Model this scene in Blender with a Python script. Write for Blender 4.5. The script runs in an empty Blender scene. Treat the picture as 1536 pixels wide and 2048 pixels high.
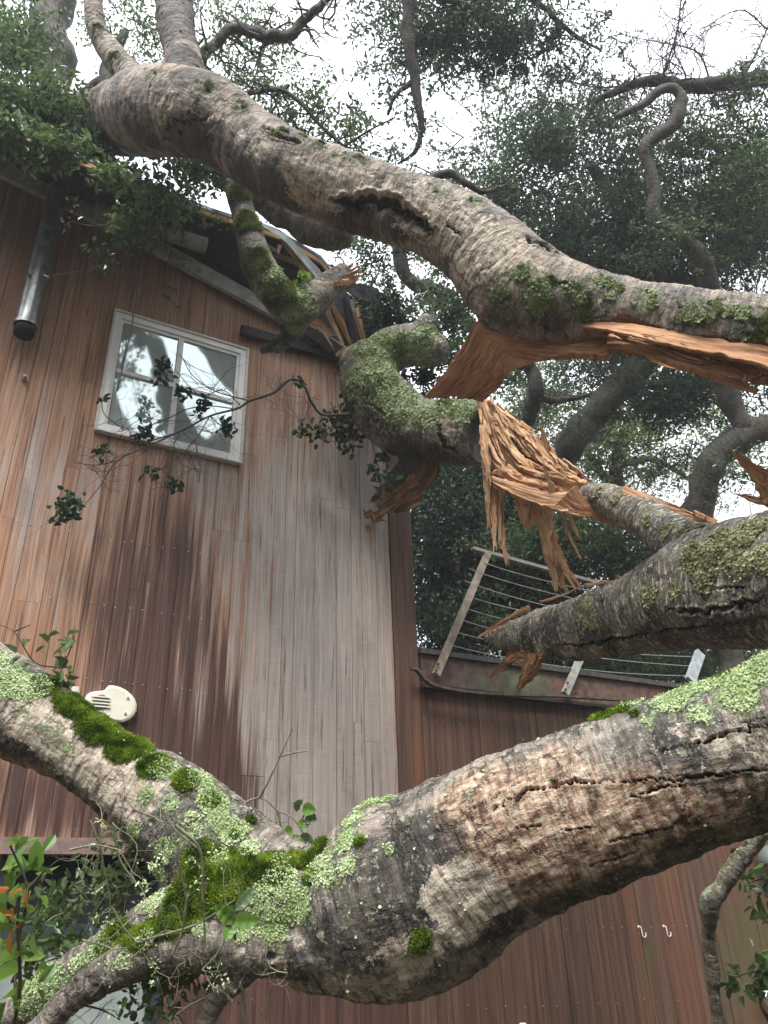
import bpy, math, random
import numpy as np
from mathutils import Vector, Matrix

scene = bpy.context.scene
C = scene.collection
rng = np.random.default_rng(7)
random.seed(7)

# ---------------------------------------------------------------- camera
FPX = 1540.0
PITCH, ROLL = math.radians(27.8), math.radians(2.06)
FW = np.array([0, math.cos(PITCH), math.sin(PITCH)])
U0 = np.array([0, -math.sin(PITCH), math.cos(PITCH)])
R0 = np.array([1.0, 0, 0])
RT = math.cos(ROLL) * R0 - math.sin(ROLL) * U0
UP = math.cos(ROLL) * U0 + math.sin(ROLL) * R0
EYE = np.array([0, 0, 1.55])
GLARE_HAZE = .0032
cam = bpy.data.cameras.new('camera')
cam.sensor_fit = 'VERTICAL'; cam.sensor_height = 36.0; cam.sensor_width = 27.0
cam.lens = 36.0 * FPX / 2048.0
cam.clip_start = 0.05; cam.clip_end = 2000
camo = bpy.data.objects.new('camera', cam); C.objects.link(camo)
M = Matrix.Identity(4)
for i in range(3):
    M[i][0] = RT[i]; M[i][1] = UP[i]; M[i][2] = -FW[i]; M[i][3] = EYE[i]
camo.matrix_world = M
scene.camera = camo

# ---------------------------------------------------------------- world, sun, exposure
SUN_EL, SUN_AZ = math.radians(54), math.radians(188)     # azimuth clockwise from +Y
w = bpy.data.worlds.new('World'); scene.world = w; w.use_nodes = True
nt = w.node_tree; nt.nodes.clear()
sky = nt.nodes.new('ShaderNodeTexSky'); sky.sky_type = 'NISHITA'; sky.sun_disc = False
sky.sun_elevation = SUN_EL; sky.sun_rotation = SUN_AZ
sky.air_density = 1.2; sky.dust_density = 4.0; sky.ozone_density = 1.0
hs = nt.nodes.new('ShaderNodeHueSaturation'); hs.inputs['Saturation'].default_value = 0.22
ov = nt.nodes.new('ShaderNodeMix'); ov.data_type = 'RGBA'; ov.inputs[0].default_value = 0.72
ov.inputs[7].default_value = (9.3, 9.7, 10.3, 1)          # even cloud layer
bg = nt.nodes.new('ShaderNodeBackground'); bg.inputs['Strength'].default_value = 0.062
wo = nt.nodes.new('ShaderNodeOutputWorld')
nt.links.new(sky.outputs[0], hs.inputs['Color']); nt.links.new(hs.outputs[0], ov.inputs[6])
tcw = nt.nodes.new('ShaderNodeTexCoord'); sxw = nt.nodes.new('ShaderNodeSeparateXYZ'); mrw = nt.nodes.new('ShaderNodeMapRange'); grw = nt.nodes.new('ShaderNodeMix'); grw.data_type = 'RGBA'
nt.links.new(tcw.outputs['Generated'], sxw.inputs[0]); nt.links.new(sxw.outputs[2], mrw.inputs[0])
mrw.inputs[1].default_value = 0.0; mrw.inputs[2].default_value = 0.75
grw.inputs[6].default_value = (.30, .31, .32, 1); grw.inputs[7].default_value = (1.5, 1.5, 1.5, 1)   # an overcast sky is brighter overhead
nt.links.new(mrw.outputs[0], grw.inputs[0]); mlw = nt.nodes.new('ShaderNodeMix'); mlw.data_type = 'RGBA'; mlw.blend_type = 'MULTIPLY'; mlw.inputs[0].default_value = 1
nt.links.new(ov.outputs[2], mlw.inputs[6]); nt.links.new(grw.outputs[2], mlw.inputs[7]); nt.links.new(mlw.outputs[2], bg.inputs['Color']); nt.links.new(bg.outputs[0], wo.inputs['Surface'])
sl = bpy.data.lights.new('sun', 'SUN'); sl.energy = 1.5; sl.angle = math.radians(20); sl.color = (1, 0.96, 0.9)
so = bpy.data.objects.new('sun', sl); C.objects.link(so)
sd = Vector((math.sin(SUN_AZ) * math.cos(SUN_EL), math.cos(SUN_AZ) * math.cos(SUN_EL), math.sin(SUN_EL)))
so.rotation_euler = sd.to_track_quat('Z', 'Y').to_euler()
so.location = (0, 0, 30)
scene.view_settings.view_transform = 'Standard'; scene.view_settings.look = 'None'
scene.view_settings.gamma = 1.0; scene.view_settings.exposure = 1.74
scene.cycles.max_bounces = 6; scene.cycles.diffuse_bounces = 3; scene.cycles.glossy_bounces = 3
scene.cycles.transmission_bounces = 3; scene.cycles.transparent_max_bounces = 4

# ---------------------------------------------------------------- pixel <-> world
def ray(x, y): return FW + (x - 768) / FPX * RT - (y - 1024) / FPX * UP
def P(x, y, d): return EYE + d * ray(x, y)
def proj(v):
    q = np.asarray(v) - EYE
    z = q @ FW
    z = np.where(np.abs(z) < 1e-4, 1e-4, z)
    return 768 + FPX * (q @ RT) / z, 1024 - FPX * (q @ UP) / z, z
WN = np.array([.489, -.872, 0]); WN /= np.linalg.norm(WN)
WD = np.array([-WN[1], WN[0], 0]); WP0 = np.array([0, 6.5, 0]); ZZ = np.array([0, 0, 1.0])
def W(x, y, off=0.0):                     # point on the wall's plane moved out by off
    v = ray(x, y); k = ((WP0 + WN * off - EYE) @ WN) / (v @ WN); return EYE + k * v
def TZ(x, y, off=0.0):
    q = W(x, y, off); return float((q - WP0) @ WD), float(q[2])
def Q(t, z, off=0.0): return WP0 + WD * t + WN * off + ZZ * z

# ---------------------------------------------------------------- noise
def _h(i, j, k, s):
    n = (i * 374761393 + j * 668265263 + k * 2147483647 + s * 1274126177) & 0xffffffff
    n = ((n ^ (n >> 13)) * 1274126177) & 0xffffffff
    n = (n ^ (n >> 16)) & 0xffffffff
    return n.astype(np.float64) / 4294967295.0
def vnoise(p, s=0):
    p = np.asarray(p, float); i = np.floor(p).astype(np.int64); f = p - i
    f = f * f * f * (f * (f * 6 - 15) + 10); r = 0
    for a in (0, 1):
        for b in (0, 1):
            for c in (0, 1):
                wgt = (f[:, 0] if a else 1 - f[:, 0]) * (f[:, 1] if b else 1 - f[:, 1]) * (f[:, 2] if c else 1 - f[:, 2])
                r = r + wgt * _h(i[:, 0] + a, i[:, 1] + b, i[:, 2] + c, s)
    return r * 2 - 1
def fbm(p, o=4, s=0, g=.5):
    r = 0; a = 1; t = 0; p = np.asarray(p, float)
    for k in range(o):
        r = r + a * vnoise(p, s + k * 17); t += a; a *= g; p = p * 2.03 + 5.1
    return r / t

# ---------------------------------------------------------------- object helpers
def tag(o, label=None, cat=None, group=None, kind=None):
    if label: o['label'] = label
    if cat: o['category'] = cat
    if group: o['group'] = group
    if kind: o['kind'] = kind
    return o
def empty(name, loc=(0, 0, 0)):
    o = bpy.data.objects.new(name, None); o.location = loc; o.empty_display_size = .2
    C.objects.link(o); return o
def link(o, parent=None):
    C.objects.link(o)
    if parent is not None:
        o.parent = parent
        o.matrix_parent_inverse = Matrix.Translation(-WLOC(parent))
    return o
def WLOC(o):
    v = Vector(o.location)
    if o.parent is not None: v = v + WLOC(o.parent) + o.matrix_parent_inverse.translation
    return v

class MB:
    """collects polygons (with float point attributes) into one mesh"""
    def __init__(s, *attrs): s.v = []; s.f = []; s.n = 0; s.names = attrs; s.a = {k: [] for k in attrs}
    def add(s, v_, f_, **at):
        v = np.asarray(v_, float).reshape(-1, 3)
        s.v.append(v)
        for q in f_:
            q = np.asarray(q)
            if q.size: s.f.append(q + s.n)
        for k in s.names:
            x = at.get(k, 0.0); x = np.asarray(x, float)
            if x.ndim == 0: x = np.full(len(v), float(x))
            s.a[k].append(x)
        s.n += len(v)
    def box(s, c, ax, ay, az, **at):          # centre and three half-extent vectors
        c, ax, ay, az = map(lambda q: np.asarray(q, float), (c, ax, ay, az))
        v = [c + i * ax + j * ay + k * az for k in (-1, 1) for j in (-1, 1) for i in (-1, 1)]
        s.add(v, [np.array([[0, 2, 3, 1], [4, 5, 7, 6], [0, 1, 5, 4], [2, 6, 7, 3], [0, 4, 6, 2], [1, 3, 7, 5]])], **at)
    def bar(s, a, b, side, w_, h_, **at):     # bar a->b, width vector dir side
        a = np.asarray(a, float); b = np.asarray(b, float); t = b - a; L = np.linalg.norm(t); t /= L
        side = np.asarray(side, float); side = side - t * (side @ t); side /= np.linalg.norm(side)
        up = np.cross(t, side); s.box((a + b) / 2, t * L / 2, side * w_ / 2, up * h_ / 2, **at)
    def tube(s, pts, rad, n=8, cap=True, **at):
        v, q, c = tube_arrays(np.asarray(pts, float), np.asarray(rad, float), n, cap)
        s.add(v, [q, c] if cap else [q], **at)
    def build(s, name, mat, parent=None, smooth=False):
        me = bpy.data.meshes.new(name)
        v = np.concatenate(s.v) if s.v else np.zeros((0, 3))
        org = np.zeros(3)
        if parent is None and len(v):
            org = np.array([(v[:, 0].min() + v[:, 0].max()) / 2, (v[:, 1].min() + v[:, 1].max()) / 2, v[:, 2].min()])
        fill_mesh(me, v - org, s.f)
        for k in s.names:
            a = me.attributes.new(k, 'FLOAT', 'POINT'); a.data.foreach_set('value', np.concatenate(s.a[k]).astype(np.float32))
        me.polygons.foreach_set('use_smooth', np.full(len(me.polygons), bool(smooth)))
        if mat: me.materials.append(mat)
        o = bpy.data.objects.new(name, me); o.location = org
        return link(o, parent)
def fill_mesh(me, v, fl):
    me.vertices.add(len(v)); me.vertices.foreach_set('co', v.astype(np.float32).ravel())
    idx = np.concatenate([q.ravel() for q in fl]) if fl else np.zeros(0, int)
    tot = np.concatenate([np.full(len(q), q.shape[1]) for q in fl]) if fl else np.zeros(0, int)
    st = np.concatenate([[0], np.cumsum(tot)[:-1]]) if len(tot) else tot
    me.loops.add(len(idx)); me.loops.foreach_set('vertex_index', idx.astype(np.int32))
    me.polygons.add(len(tot)); me.polygons.foreach_set('loop_start', st.astype(np.int32))
    me.update(calc_edges=True); me.validate()
def frames(p):
    T = np.gradient(p, axis=0); T /= np.linalg.norm(T, axis=1, keepdims=True) + 1e-12
    N = np.zeros_like(T); a = np.array([0, 0, 1.0]) if abs(T[0, 2]) < .9 else np.array([1.0, 0, 0])
    n = np.cross(T[0], a); n /= np.linalg.norm(n); N[0] = n
    for i in range(1, len(p)):
        n = n - T[i] * (n @ T[i]); n /= np.linalg.norm(n) + 1e-12; N[i] = n
    return T, N, np.cross(T, N)
def tube_arrays(p, r, n, cap=True):
    if r.ndim == 0: r = np.full(len(p), float(r))
    T, N, B = frames(p); th = np.arange(n) * 2 * math.pi / n
    v = p[:, None] + r[:, None, None] * (np.cos(th)[None, :, None] * N[:, None] + np.sin(th)[None, :, None] * B[:, None])
    m = len(p); i = np.arange(m - 1)[:, None] * n; j = np.arange(n)[None]; j2 = (j + 1) % n
    q = np.stack([i + j, i + j2, i + n + j2, i + n + j], -1).reshape(-1, 4)
    v = v.reshape(-1, 3); c = np.zeros((0, 3), int)
    if cap:
        v = np.vstack([v, p[0], p[-1]]); a = np.arange(n); b = (a + 1) % n; k = (m - 1) * n
        c = np.vstack([np.stack([b, a, np.full(n, m * n)], -1), np.stack([k + a, k + b, np.full(n, m * n + 1)], -1)])
    return v, q, c
def spline(K, step=.04):
    """Catmull-Rom through rows of K, resampled by arc length of the first three columns"""
    K = np.asarray(K, float)
    if len(K) < 2: return K
    E = np.vstack([2 * K[0] - K[1], K, 2 * K[-1] - K[-2]]); out = []
    for i in range(1, len(E) - 2):
        t = np.linspace(0, 1, 24, endpoint=False)[:, None]
        a, b, c, d = E[i - 1], E[i], E[i + 1], E[i + 2]
        out.append(.5 * (2 * b + (c - a) * t + (2 * a - 5 * b + 4 * c - d) * t * t + (3 * b - a - 3 * c + d) * t ** 3))
    out = np.vstack(out + [E[-2][None]])
    s = np.concatenate([[0], np.cumsum(np.linalg.norm(np.diff(out[:, :3], axis=0), axis=1))])
    m = max(3, int(s[-1] / step) + 1); g = np.linspace(0, s[-1], m)
    return np.stack([np.interp(g, s, out[:, k]) for k in range(out.shape[1])], 1)
def chain(rows, step=.04):
    """rows (x, y, depth, radius) in photo pixels and metres -> centres and radii in metres"""
    K = [list(P(x, y, d)) + [r * d / FPX] for x, y, d, r in rows]
    R = spline(K, step); return R[:, :3], np.maximum(R[:, 3], .002)

# ---------------------------------------------------------------- materials
class Mat:
    def __init__(s, name):
        s.m = bpy.data.materials.new(name); s.m.use_nodes = True; s.t = s.m.node_tree; s.t.nodes.clear()
        s.out = s.n('ShaderNodeOutputMaterial'); s.b = s.n('ShaderNodeBsdfPrincipled')
        s.t.links.new(s.b.outputs[0], s.out.inputs[0]); s.co = None
    def n(s, ty, **k):
        x = s.t.nodes.new(ty)
        for a, b in k.items(): setattr(x, a, b)
        return x
    def put(s, sock, v):
        if isinstance(v, bpy.types.NodeSocket): s.t.links.new(v, sock)
        elif isinstance(v, (tuple, list)):
            v = list(v); v = v + [1.0] if (len(v) == 3 and len(sock.default_value) == 4) else v
            sock.default_value = v
        else:
            try: sock.default_value = v
            except Exception: sock.default_value = [v] * len(sock.default_value)
    def attr(s, name, col=False):
        x = s.n('ShaderNodeAttribute', attribute_name=name); return x.outputs['Vector' if col else 'Fac']
    def obj(s): return s.n('ShaderNodeTexCoord').outputs['Object']
    def pos(s): return s.n('ShaderNodeNewGeometry').outputs['Position']
    def nz(s):
        x = s.n('ShaderNodeSeparateXYZ'); s.put(x.inputs[0], s.n('ShaderNodeNewGeometry').outputs['Normal']); return x.outputs[2]
    def map(s, v, sc):
        x = s.n('ShaderNodeVectorMath', operation='MULTIPLY'); s.put(x.inputs[0], v); x.inputs[1].default_value = sc; return x.outputs[0]
    def vadd(s, a, b):
        x = s.n('ShaderNodeVectorMath', operation='ADD'); s.put(x.inputs[0], a); s.put(x.inputs[1], b); return x.outputs[0]
    def comb(s, a, b, c):
        x = s.n('ShaderNodeCombineXYZ'); s.put(x.inputs[0], a); s.put(x.inputs[1], b); s.put(x.inputs[2], c); return x.outputs[0]
    def noise(s, v, sc=1, det=4, ro=.55, di=0, col=False):
        x = s.n('ShaderNodeTexNoise'); s.put(x.inputs['Vector'], v); s.put(x.inputs['Scale'], sc)
        x.inputs['Detail'].default_value = det; x.inputs['Roughness'].default_value = ro; x.inputs['Distortion'].default_value = di
        return x.outputs[1 if col else 0]
    def vor(s, v, sc=1, feat='F1', out=0):
        x = s.n('ShaderNodeTexVoronoi', feature=feat); s.put(x.inputs['Vector'], v); s.put(x.inputs['Scale'], sc); return x.outputs[out]
    def ramp(s, f, pts):
        x = s.n('ShaderNodeValToRGB'); s.put(x.inputs[0], f); e = x.color_ramp.elements
        while len(e) < len(pts): e.new(.5)
        for i, (p_, c_) in enumerate(pts):
            e[i].position = p_
            if isinstance(c_, (int, float)): c_ = (c_, c_, c_)
            e[i].color = (*c_, 1)
        return x.outputs[0]
    def sm(s, f, a, b, lo=0., hi=1.):
        x = s.n('ShaderNodeMapRange', interpolation_type='SMOOTHSTEP'); s.put(x.inputs[0], f)
        for i, q in enumerate((a, b, lo, hi)): s.put(x.inputs[i + 1], q)
        return x.outputs[0]
    def mix(s, f, a, b, bt='MIX'):
        x = s.n('ShaderNodeMix', data_type='RGBA', blend_type=bt); s.put(x.inputs[0], f); s.put(x.inputs[6], a); s.put(x.inputs[7], b); return x.outputs[2]
    def ma(s, op, a, b=0., c=0.):
        x = s.n('ShaderNodeMath', operation=op); s.put(x.inputs[0], a); s.put(x.inputs[1], b); s.put(x.inputs[2], c); return x.outputs[0]
    def bump(s, h, st=.5, di=.01, nrm=None):
        x = s.n('ShaderNodeBump'); s.put(x.inputs['Height'], h); x.inputs['Strength'].default_value = st; x.inputs['Distance'].default_value = di
        if nrm is not None: s.put(x.inputs['Normal'], nrm)
        return x.outputs[0]
    def set(s, **k):
        al = dict(col='Base Color', ro='Roughness', nrm='Normal', met='Metallic', spec='Specular IOR Level', coat='Coat Weight', cr='Coat Roughness')
        for a, v in k.items(): s.put(s.b.inputs[al[a]], v)
        return s
MATS = {}
def simple(name, col, ro=.6, met=0., var=.25, sc=12, bump=.2, spec=.5, bd=.004):
    m = Mat(name); o = m.pos(); n_ = m.noise(o, sc, 5)
    dk = tuple(c * (1 - var) for c in col); lt = tuple(min(1, c * (1 + var)) for c in col)
    m.set(col=m.ramp(n_, [(.3, dk), (.7, lt)]), ro=ro, met=met, spec=spec, nrm=m.bump(m.noise(o, sc * 5, 4), bump, bd)); return m.m

def bark_mat(name, dark=(.035, .03, .026), mid=(.16, .135, .115), light=(.34, .29, .24), top_moss=.0, lich=.35, ring=1.0, lcol=(.36, .44, .29), lcol2=None, topl=.6, spk=.5, wet_shade=0., plate=.5, fleck=.35):
    m = Mat(name); q = m.attr('q', True); pw = m.pos()
    wob = m.vadd(q, m.map(m.noise(q, 6, 4, col=True), (.06, .06, .06)))
    # fine grain that runs round the limb, broken into short lengths
    r1 = m.noise(m.map(wob, (85 * ring, 9, 9)), 1, 5, .68)
    r2 = m.noise(m.map(wob, (16, 34, 34)), 1, 6, .66)
    r3 = m.noise(m.map(wob, (30 * ring, 5, 5)), 1, 4, .6)
    blot = m.noise(q, 4.5, 7, .66)
    f0 = m.ma('ADD', m.ma('MULTIPLY', r1, .34), m.ma('ADD', m.ma('MULTIPLY', r3, .26), m.ma('MULTIPLY', blot, .40)))
    base = m.ramp(f0, [(.425, dark), (.49, mid), (.565, light)])
    tint = m.ramp(m.noise(q, 2.3, 4, .6), [(.35, (.13, .125, .125)), (.55, (.20, .165, .135)), (.7, (.27, .225, .18))])
    base = m.mix(.30, base, tint)
    fk = m.sm(m.noise(m.map(wob, (60 * ring, 16, 16)), 1, 3, .6), .60 - .03 * fleck, .64 - .03 * fleck)
    base = m.mix(m.ma('MULTIPLY', fk, min(1., fleck)), base, m.mix(m.noise(pw, 5, 3), (.42, .40, .30), (.60, .56, .46)))
    # broken plate edges: only here and there, of uneven width
    dte = m.vor(m.map(m.vadd(q, m.map(m.noise(q, 14, 4, .7, col=True), (.09, .09, .09))), (17 * ring, 8, 8)), 1, 'DISTANCE_TO_EDGE')
    pm = m.sm(m.noise(q, 3.7, 5, .65), .46, .64)
    fis = m.ma('MULTIPLY', m.sm(m.ma('ADD', dte, m.ma('MULTIPLY', m.ma('SUBTRACT', r2, .5), .22)), .075, .0), pm)
    mod = m.ma('ADD', m.ma('MULTIPLY', m.ma('SUBTRACT', m.noise(pw, 42, 6, .72), .5), 2.1), m.ma('MULTIPLY', m.ma('SUBTRACT', m.noise(pw, 9, 5, .65), .5), 1.5))
    def msk(a, soft=.05, md=1.0):
        return m.sm(m.ma('ADD', m.attr(a), m.ma('MULTIPLY', mod, md) if md != 1 else mod), .5 - soft, .5 + soft)
    col = base
    pale = m.ramp(m.ma('ADD', m.ma('MULTIPLY', r1, .5), m.ma('MULTIPLY', r2, .5)), [(.40, (.17, .13, .10)), (.47, (.40, .33, .26)), (.58, (.66, .58, .47))])
    brn = m.ramp(m.ma('ADD', m.ma('MULTIPLY', r2, .65), m.ma('MULTIPLY', r1, .35)), [(.39, (.07, .042, .03)), (.455, (.22, .135, .09)), (.52, (.42, .29, .205)), (.60, (.68, .54, .42))])
    col = m.mix(msk('brown', .30, .45), col, brn)
    col = m.mix(msk('wet_shade', .22, .5), col, m.mix(.68, col, (.02, .018, .016)))  # wet stain, plus shade painted into parts of the bark
    col = m.mix(msk('pale', .04, .8), col, pale)
    col = m.mix(m.ma('MULTIPLY', fis, plate), col, (.025, .02, .016))
    nz = m.nz()
    sp = m.ma('ADD', m.noise(pw, 38, 7, .78), m.ma('MULTIPLY', nz, .05 * topl))
    col = m.mix(m.sm(sp, .66 - .09 * spk, .69 - .09 * spk, 0, lich), col, m.mix(m.noise(pw, 8, 3), (.36, .38, .27), (.50, .50, .42)))
    l2 = lcol2 or tuple(c * x for c, x in zip(lcol, (.75, .8, .45)))
    lbase = m.mix(m.sm(m.noise(pw, 5, 3), .42, .58), lcol, l2)
    lc = m.mix(m.sm(m.noise(pw, 75, 6, .75), .36, .62), m.mix(.72, lbase, (.03, .035, .02)), m.mix(.25, lbase, (.8, .85, .7)))
    lm = m.sm(m.ma('ADD', m.ma('ADD', m.attr('lichen'), mod), m.ma('MULTIPLY', m.sm(nz, .1, .9), topl * .35)), .46, .60)
    col = m.mix(lm, col, lc)
    mc = m.ramp(m.noise(pw, 80, 5, .75), [(.34, (.022, .035, .006)), (.5, (.08, .125, .014)), (.66, (.20, .26, .035))])
    mm = m.sm(m.ma('ADD', m.ma('ADD', m.attr('moss'), m.ma('MULTIPLY', mod, .8)), m.ma('MULTIPLY', m.sm(nz, .3, 1), top_moss)), .42, .60)
    col = m.mix(mm, col, mc)
    col = m.mix(m.sm(m.attr('crack'), .25, .8, 0, .92), col, (.012, .010, .009))
    wd = m.ramp(m.noise(m.map(q, (3, 60, 60)), 1, 6, .65), [(.3, (.13, .05, .022)), (.48, (.42, .19, .085)), (.66, (.62, .35, .19))])
    wm = m.sm(m.attr('wood'), .45, .55)
    col = m.mix(wm, col, wd)
    h = m.ma('ADD', m.ma('MULTIPLY', r1, .55), m.ma('ADD', m.ma('MULTIPLY', blot, .5), m.ma('ADD', m.ma('MULTIPLY', r3, .7), m.ma('MULTIPLY', r2, .75))))
    h = m.ma('SUBTRACT', h, m.ma('MULTIPLY', fis, .7))
    h = m.ma('ADD', h, m.ma('MULTIPLY', m.ma('ADD', m.ma('MULTIPLY', lm, .6), mm), m.ma('MULTIPLY', m.noise(pw, 110, 5, .8), 1.6)))
    h = m.ma('ADD', h, m.ma('MULTIPLY', wm, m.ma('MULTIPLY', m.noise(m.map(q, (3, 60, 60)), 1, 5), 1.4)))
    ro = m.sm(m.noise(q, 3, 4), .35, .65, .5 - wet_shade * .2, .85)
    ro = m.mix(lm, ro, .95)
    m.set(col=col, ro=ro, spec=.35, nrm=m.bump(h, 1.0, .020)); return m.m

def wood_mat(name, a=(.16, .06, .025), b=(.47, .22, .10), c=(.70, .44, .24), f=70):
    m = Mat(name); q = m.comb(m.attr('u'), m.attr('v'), m.attr('k'))
    v = m.vadd(m.map(q, (5, f, 9)), m.map(m.noise(m.map(q, (4, 9, 1)), 1, 3, col=True), (1.5, 4, 0)))
    n1 = m.noise(v, 1, 6, .6); n2 = m.noise(m.map(q, (2, 8, 5)), 1, 4)
    col = m.ramp(m.ma('ADD', m.ma('MULTIPLY', n1, .6), m.ma('MULTIPLY', n2, .4)), [(.34, a), (.48, b), (.64, c)])
    col = m.mix(m.sm(m.noise(m.pos(), 6, 4), .50, .66, 0, .55), col, m.mix(.5, col, (.24, .10, .05)))
    col = m.mix(m.sm(m.noise(v, 1.7, 4, .7), .62, .70, 0, .7), col, (.08, .04, .02))
    kv = m.noise(m.comb(m.ma('MULTIPLY', m.attr('k'), 5.3), .5, .5), 1, 1)
    col = m.mix(m.sm(kv, .35, .65, .45, 0), col, m.mix(1.0, col, (.55, .46, .42), 'MULTIPLY'))
    m.set(col=col, ro=.75, spec=.25, nrm=m.bump(n1, .8, .006)); return m.m

def leaf_mat(name, a, b, c, tr=.3, ro=.38, spec=.5):
    m = Mat(name); r_ = m.attr('rnd'); col = m.ramp(r_, [(.05, a), (.6, b), (.97, c)])
    col = m.mix(m.sm(m.noise(m.pos(), 1.3, 3), .4, .65, 0, .5), col, m.mix(.6, col, a))
    m.set(col=col, ro=ro, spec=spec)
    t = m.n('ShaderNodeBsdfTranslucent'); m.put(t.inputs[0], m.mix(.5, col, c))
    mx = m.n('ShaderNodeMixShader'); mx.inputs[0].default_value = tr
    m.t.links.new(m.b.outputs[0], mx.inputs[1]); m.t.links.new(t.outputs[0], mx.inputs[2]); m.t.links.new(mx.outputs[0], m.out.inputs[0])
    return m.m
def fuzz_mat(name, a, b, c, tr=.2):
    m = Mat(name); col = m.ramp(m.attr('rnd'), [(.1, a), (.5, b), (.95, c)]); m.set(col=col, ro=.8, spec=.15)
    t = m.n('ShaderNodeBsdfTranslucent'); m.put(t.inputs[0], col)
    mx = m.n('ShaderNodeMixShader'); mx.inputs[0].default_value = tr
    m.t.links.new(m.b.outputs[0], mx.inputs[1]); m.t.links.new(t.outputs[0], mx.inputs[2]); m.t.links.new(mx.outputs[0], m.out.inputs[0])
    return m.m
def board_mat(name, kind):
    """vertical planks: attributes t,z (metres on the wall), bid (per board), grey, dark, org"""
    m = Mat(name); t, z, bid = m.attr('t'), m.attr('z'), m.attr('bid')
    sh = m.ma('MULTIPLY', bid, 37.0)
    def v(a, b): return m.comb(m.ma('MULTIPLY', m.ma('ADD', t, sh), a), m.ma('MULTIPLY', z, b), sh)
    # long wavy grain; the wobble makes cathedral figure
    wob = m.ma('MULTIPLY', m.noise(v(5, .9), 1, 3), .09)
    g = m.noise(m.comb(m.ma('MULTIPLY', m.ma('ADD', m.ma('ADD', t, wob), sh), 95), m.ma('MULTIPLY', z, 1.6), sh), 1, 5, .6)
    g2 = m.noise(v(28, .8), 1, 5, .6)
    st = m.noise(m.comb(m.ma('MULTIPLY', t, 16), m.ma('MULTIPLY', z, .55), 3.0), 1, 6, .62)    # rain streaks across boards
    saw = m.noise(m.comb(m.ma('MULTIPLY', t, 7), m.ma('MULTIPLY', z, 160), sh), 1, 3, .6)       # saw marks across the grain
    if kind == 'main':
        org = m.ramp(m.ma('ADD', m.ma('MULTIPLY', g, .5), m.ma('MULTIPLY', g2, .5)), [(.32, (.17, .080, .045)), (.5, (.33, .175, .105)), (.68, (.48, .295, .19))])
        gry = m.ramp(m.ma('ADD', m.ma('MULTIPLY', g, .45), m.ma('ADD', m.ma('MULTIPLY', g2, .35), m.ma('MULTIPLY', saw, .2))), [(.32, (.22, .175, .15)), (.5, (.37, .315, .28)), (.68, (.52, .455, .41))])
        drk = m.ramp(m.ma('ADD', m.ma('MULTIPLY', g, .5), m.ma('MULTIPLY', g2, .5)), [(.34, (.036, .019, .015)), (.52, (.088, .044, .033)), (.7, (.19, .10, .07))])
        st2 = m.noise(m.comb(m.ma('MULTIPLY', t, 45), m.ma('MULTIPLY', z, 1.1), 5.0), 1, 6, .68)
        jit = m.ma('ADD', m.ma('ADD', m.ma('MULTIPLY', m.ma('SUBTRACT', st, .5), 2.4), m.ma('MULTIPLY', m.ma('SUBTRACT', st2, .5), .8)), m.ma('MULTIPLY', m.ma('SUBTRACT', bid, .5), .30))
        jit = m.ma('ADD', jit, m.ma('MULTIPLY', m.ma('SUBTRACT', g, .5), .5))
        col = m.mix(m.sm(m.ma('ADD', m.attr('grey'), jit), .05, .85), org, gry)
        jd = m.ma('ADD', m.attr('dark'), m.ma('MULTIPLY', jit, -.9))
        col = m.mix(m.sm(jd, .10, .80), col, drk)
        blt = m.noise(m.comb(m.ma('MULTIPLY', t, 3.2), m.ma('MULTIPLY', z, 1.5), 2.0), 1, 5, .6); col = m.mix(m.sm(blt, .52, .70, 0, .5), col, m.mix(.55, col, (.06, .05, .05)))
        lst = m.sm(m.noise(m.comb(m.ma('MULTIPLY', t, 34), m.ma('MULTIPLY', z, 1.3), 9.0), 1, 5, .6), .585, .66, 0, .8)
        col = m.mix(lst, col, m.mix(.75, col, (.03, .022, .022)))
    else:
        col = m.ramp(m.ma('ADD', m.ma('MULTIPLY', g, .35), m.ma('MULTIPLY', g2, .65)), [(.30, (.036, .020, .014)), (.5, (.098, .052, .034)), (.70, (.18, .105, .068))])
        col = m.mix(m.sm(bid, .62, .9, 0, .5), col, m.mix(.5, col, (.22, .085, .045)))
        col = m.mix(m.sm(bid, .3, .1, 0, .45), col, (.055, .036, .030))
        col = m.mix(m.sm(m.ma('ADD', m.attr('org'), m.ma('SUBTRACT', st, .5)), .4, .8, 0, .8), col, m.mix(.6, col, (.27, .09, .035)))
        col = m.mix(m.sm(m.ma('ADD', m.attr('grey'), m.ma('MULTIPLY', m.ma('SUBTRACT', st, .5), 1.2)), .4, .8, 0, .65), col, (.085, .085, .035))
    ed = m.attr('edge')
    col = m.mix(m.sm(ed, .6, 1.0, 0, .22), col, (.03, .02, .018))
    hh = m.ma('ADD', m.ma('MULTIPLY', g, .8), m.ma('MULTIPLY', saw, .35))
    m.set(col=col, ro=m.sm(st, .3, .7, .45, .8), spec=.3, nrm=m.bump(hh, .35, .004)); return m.m

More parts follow.
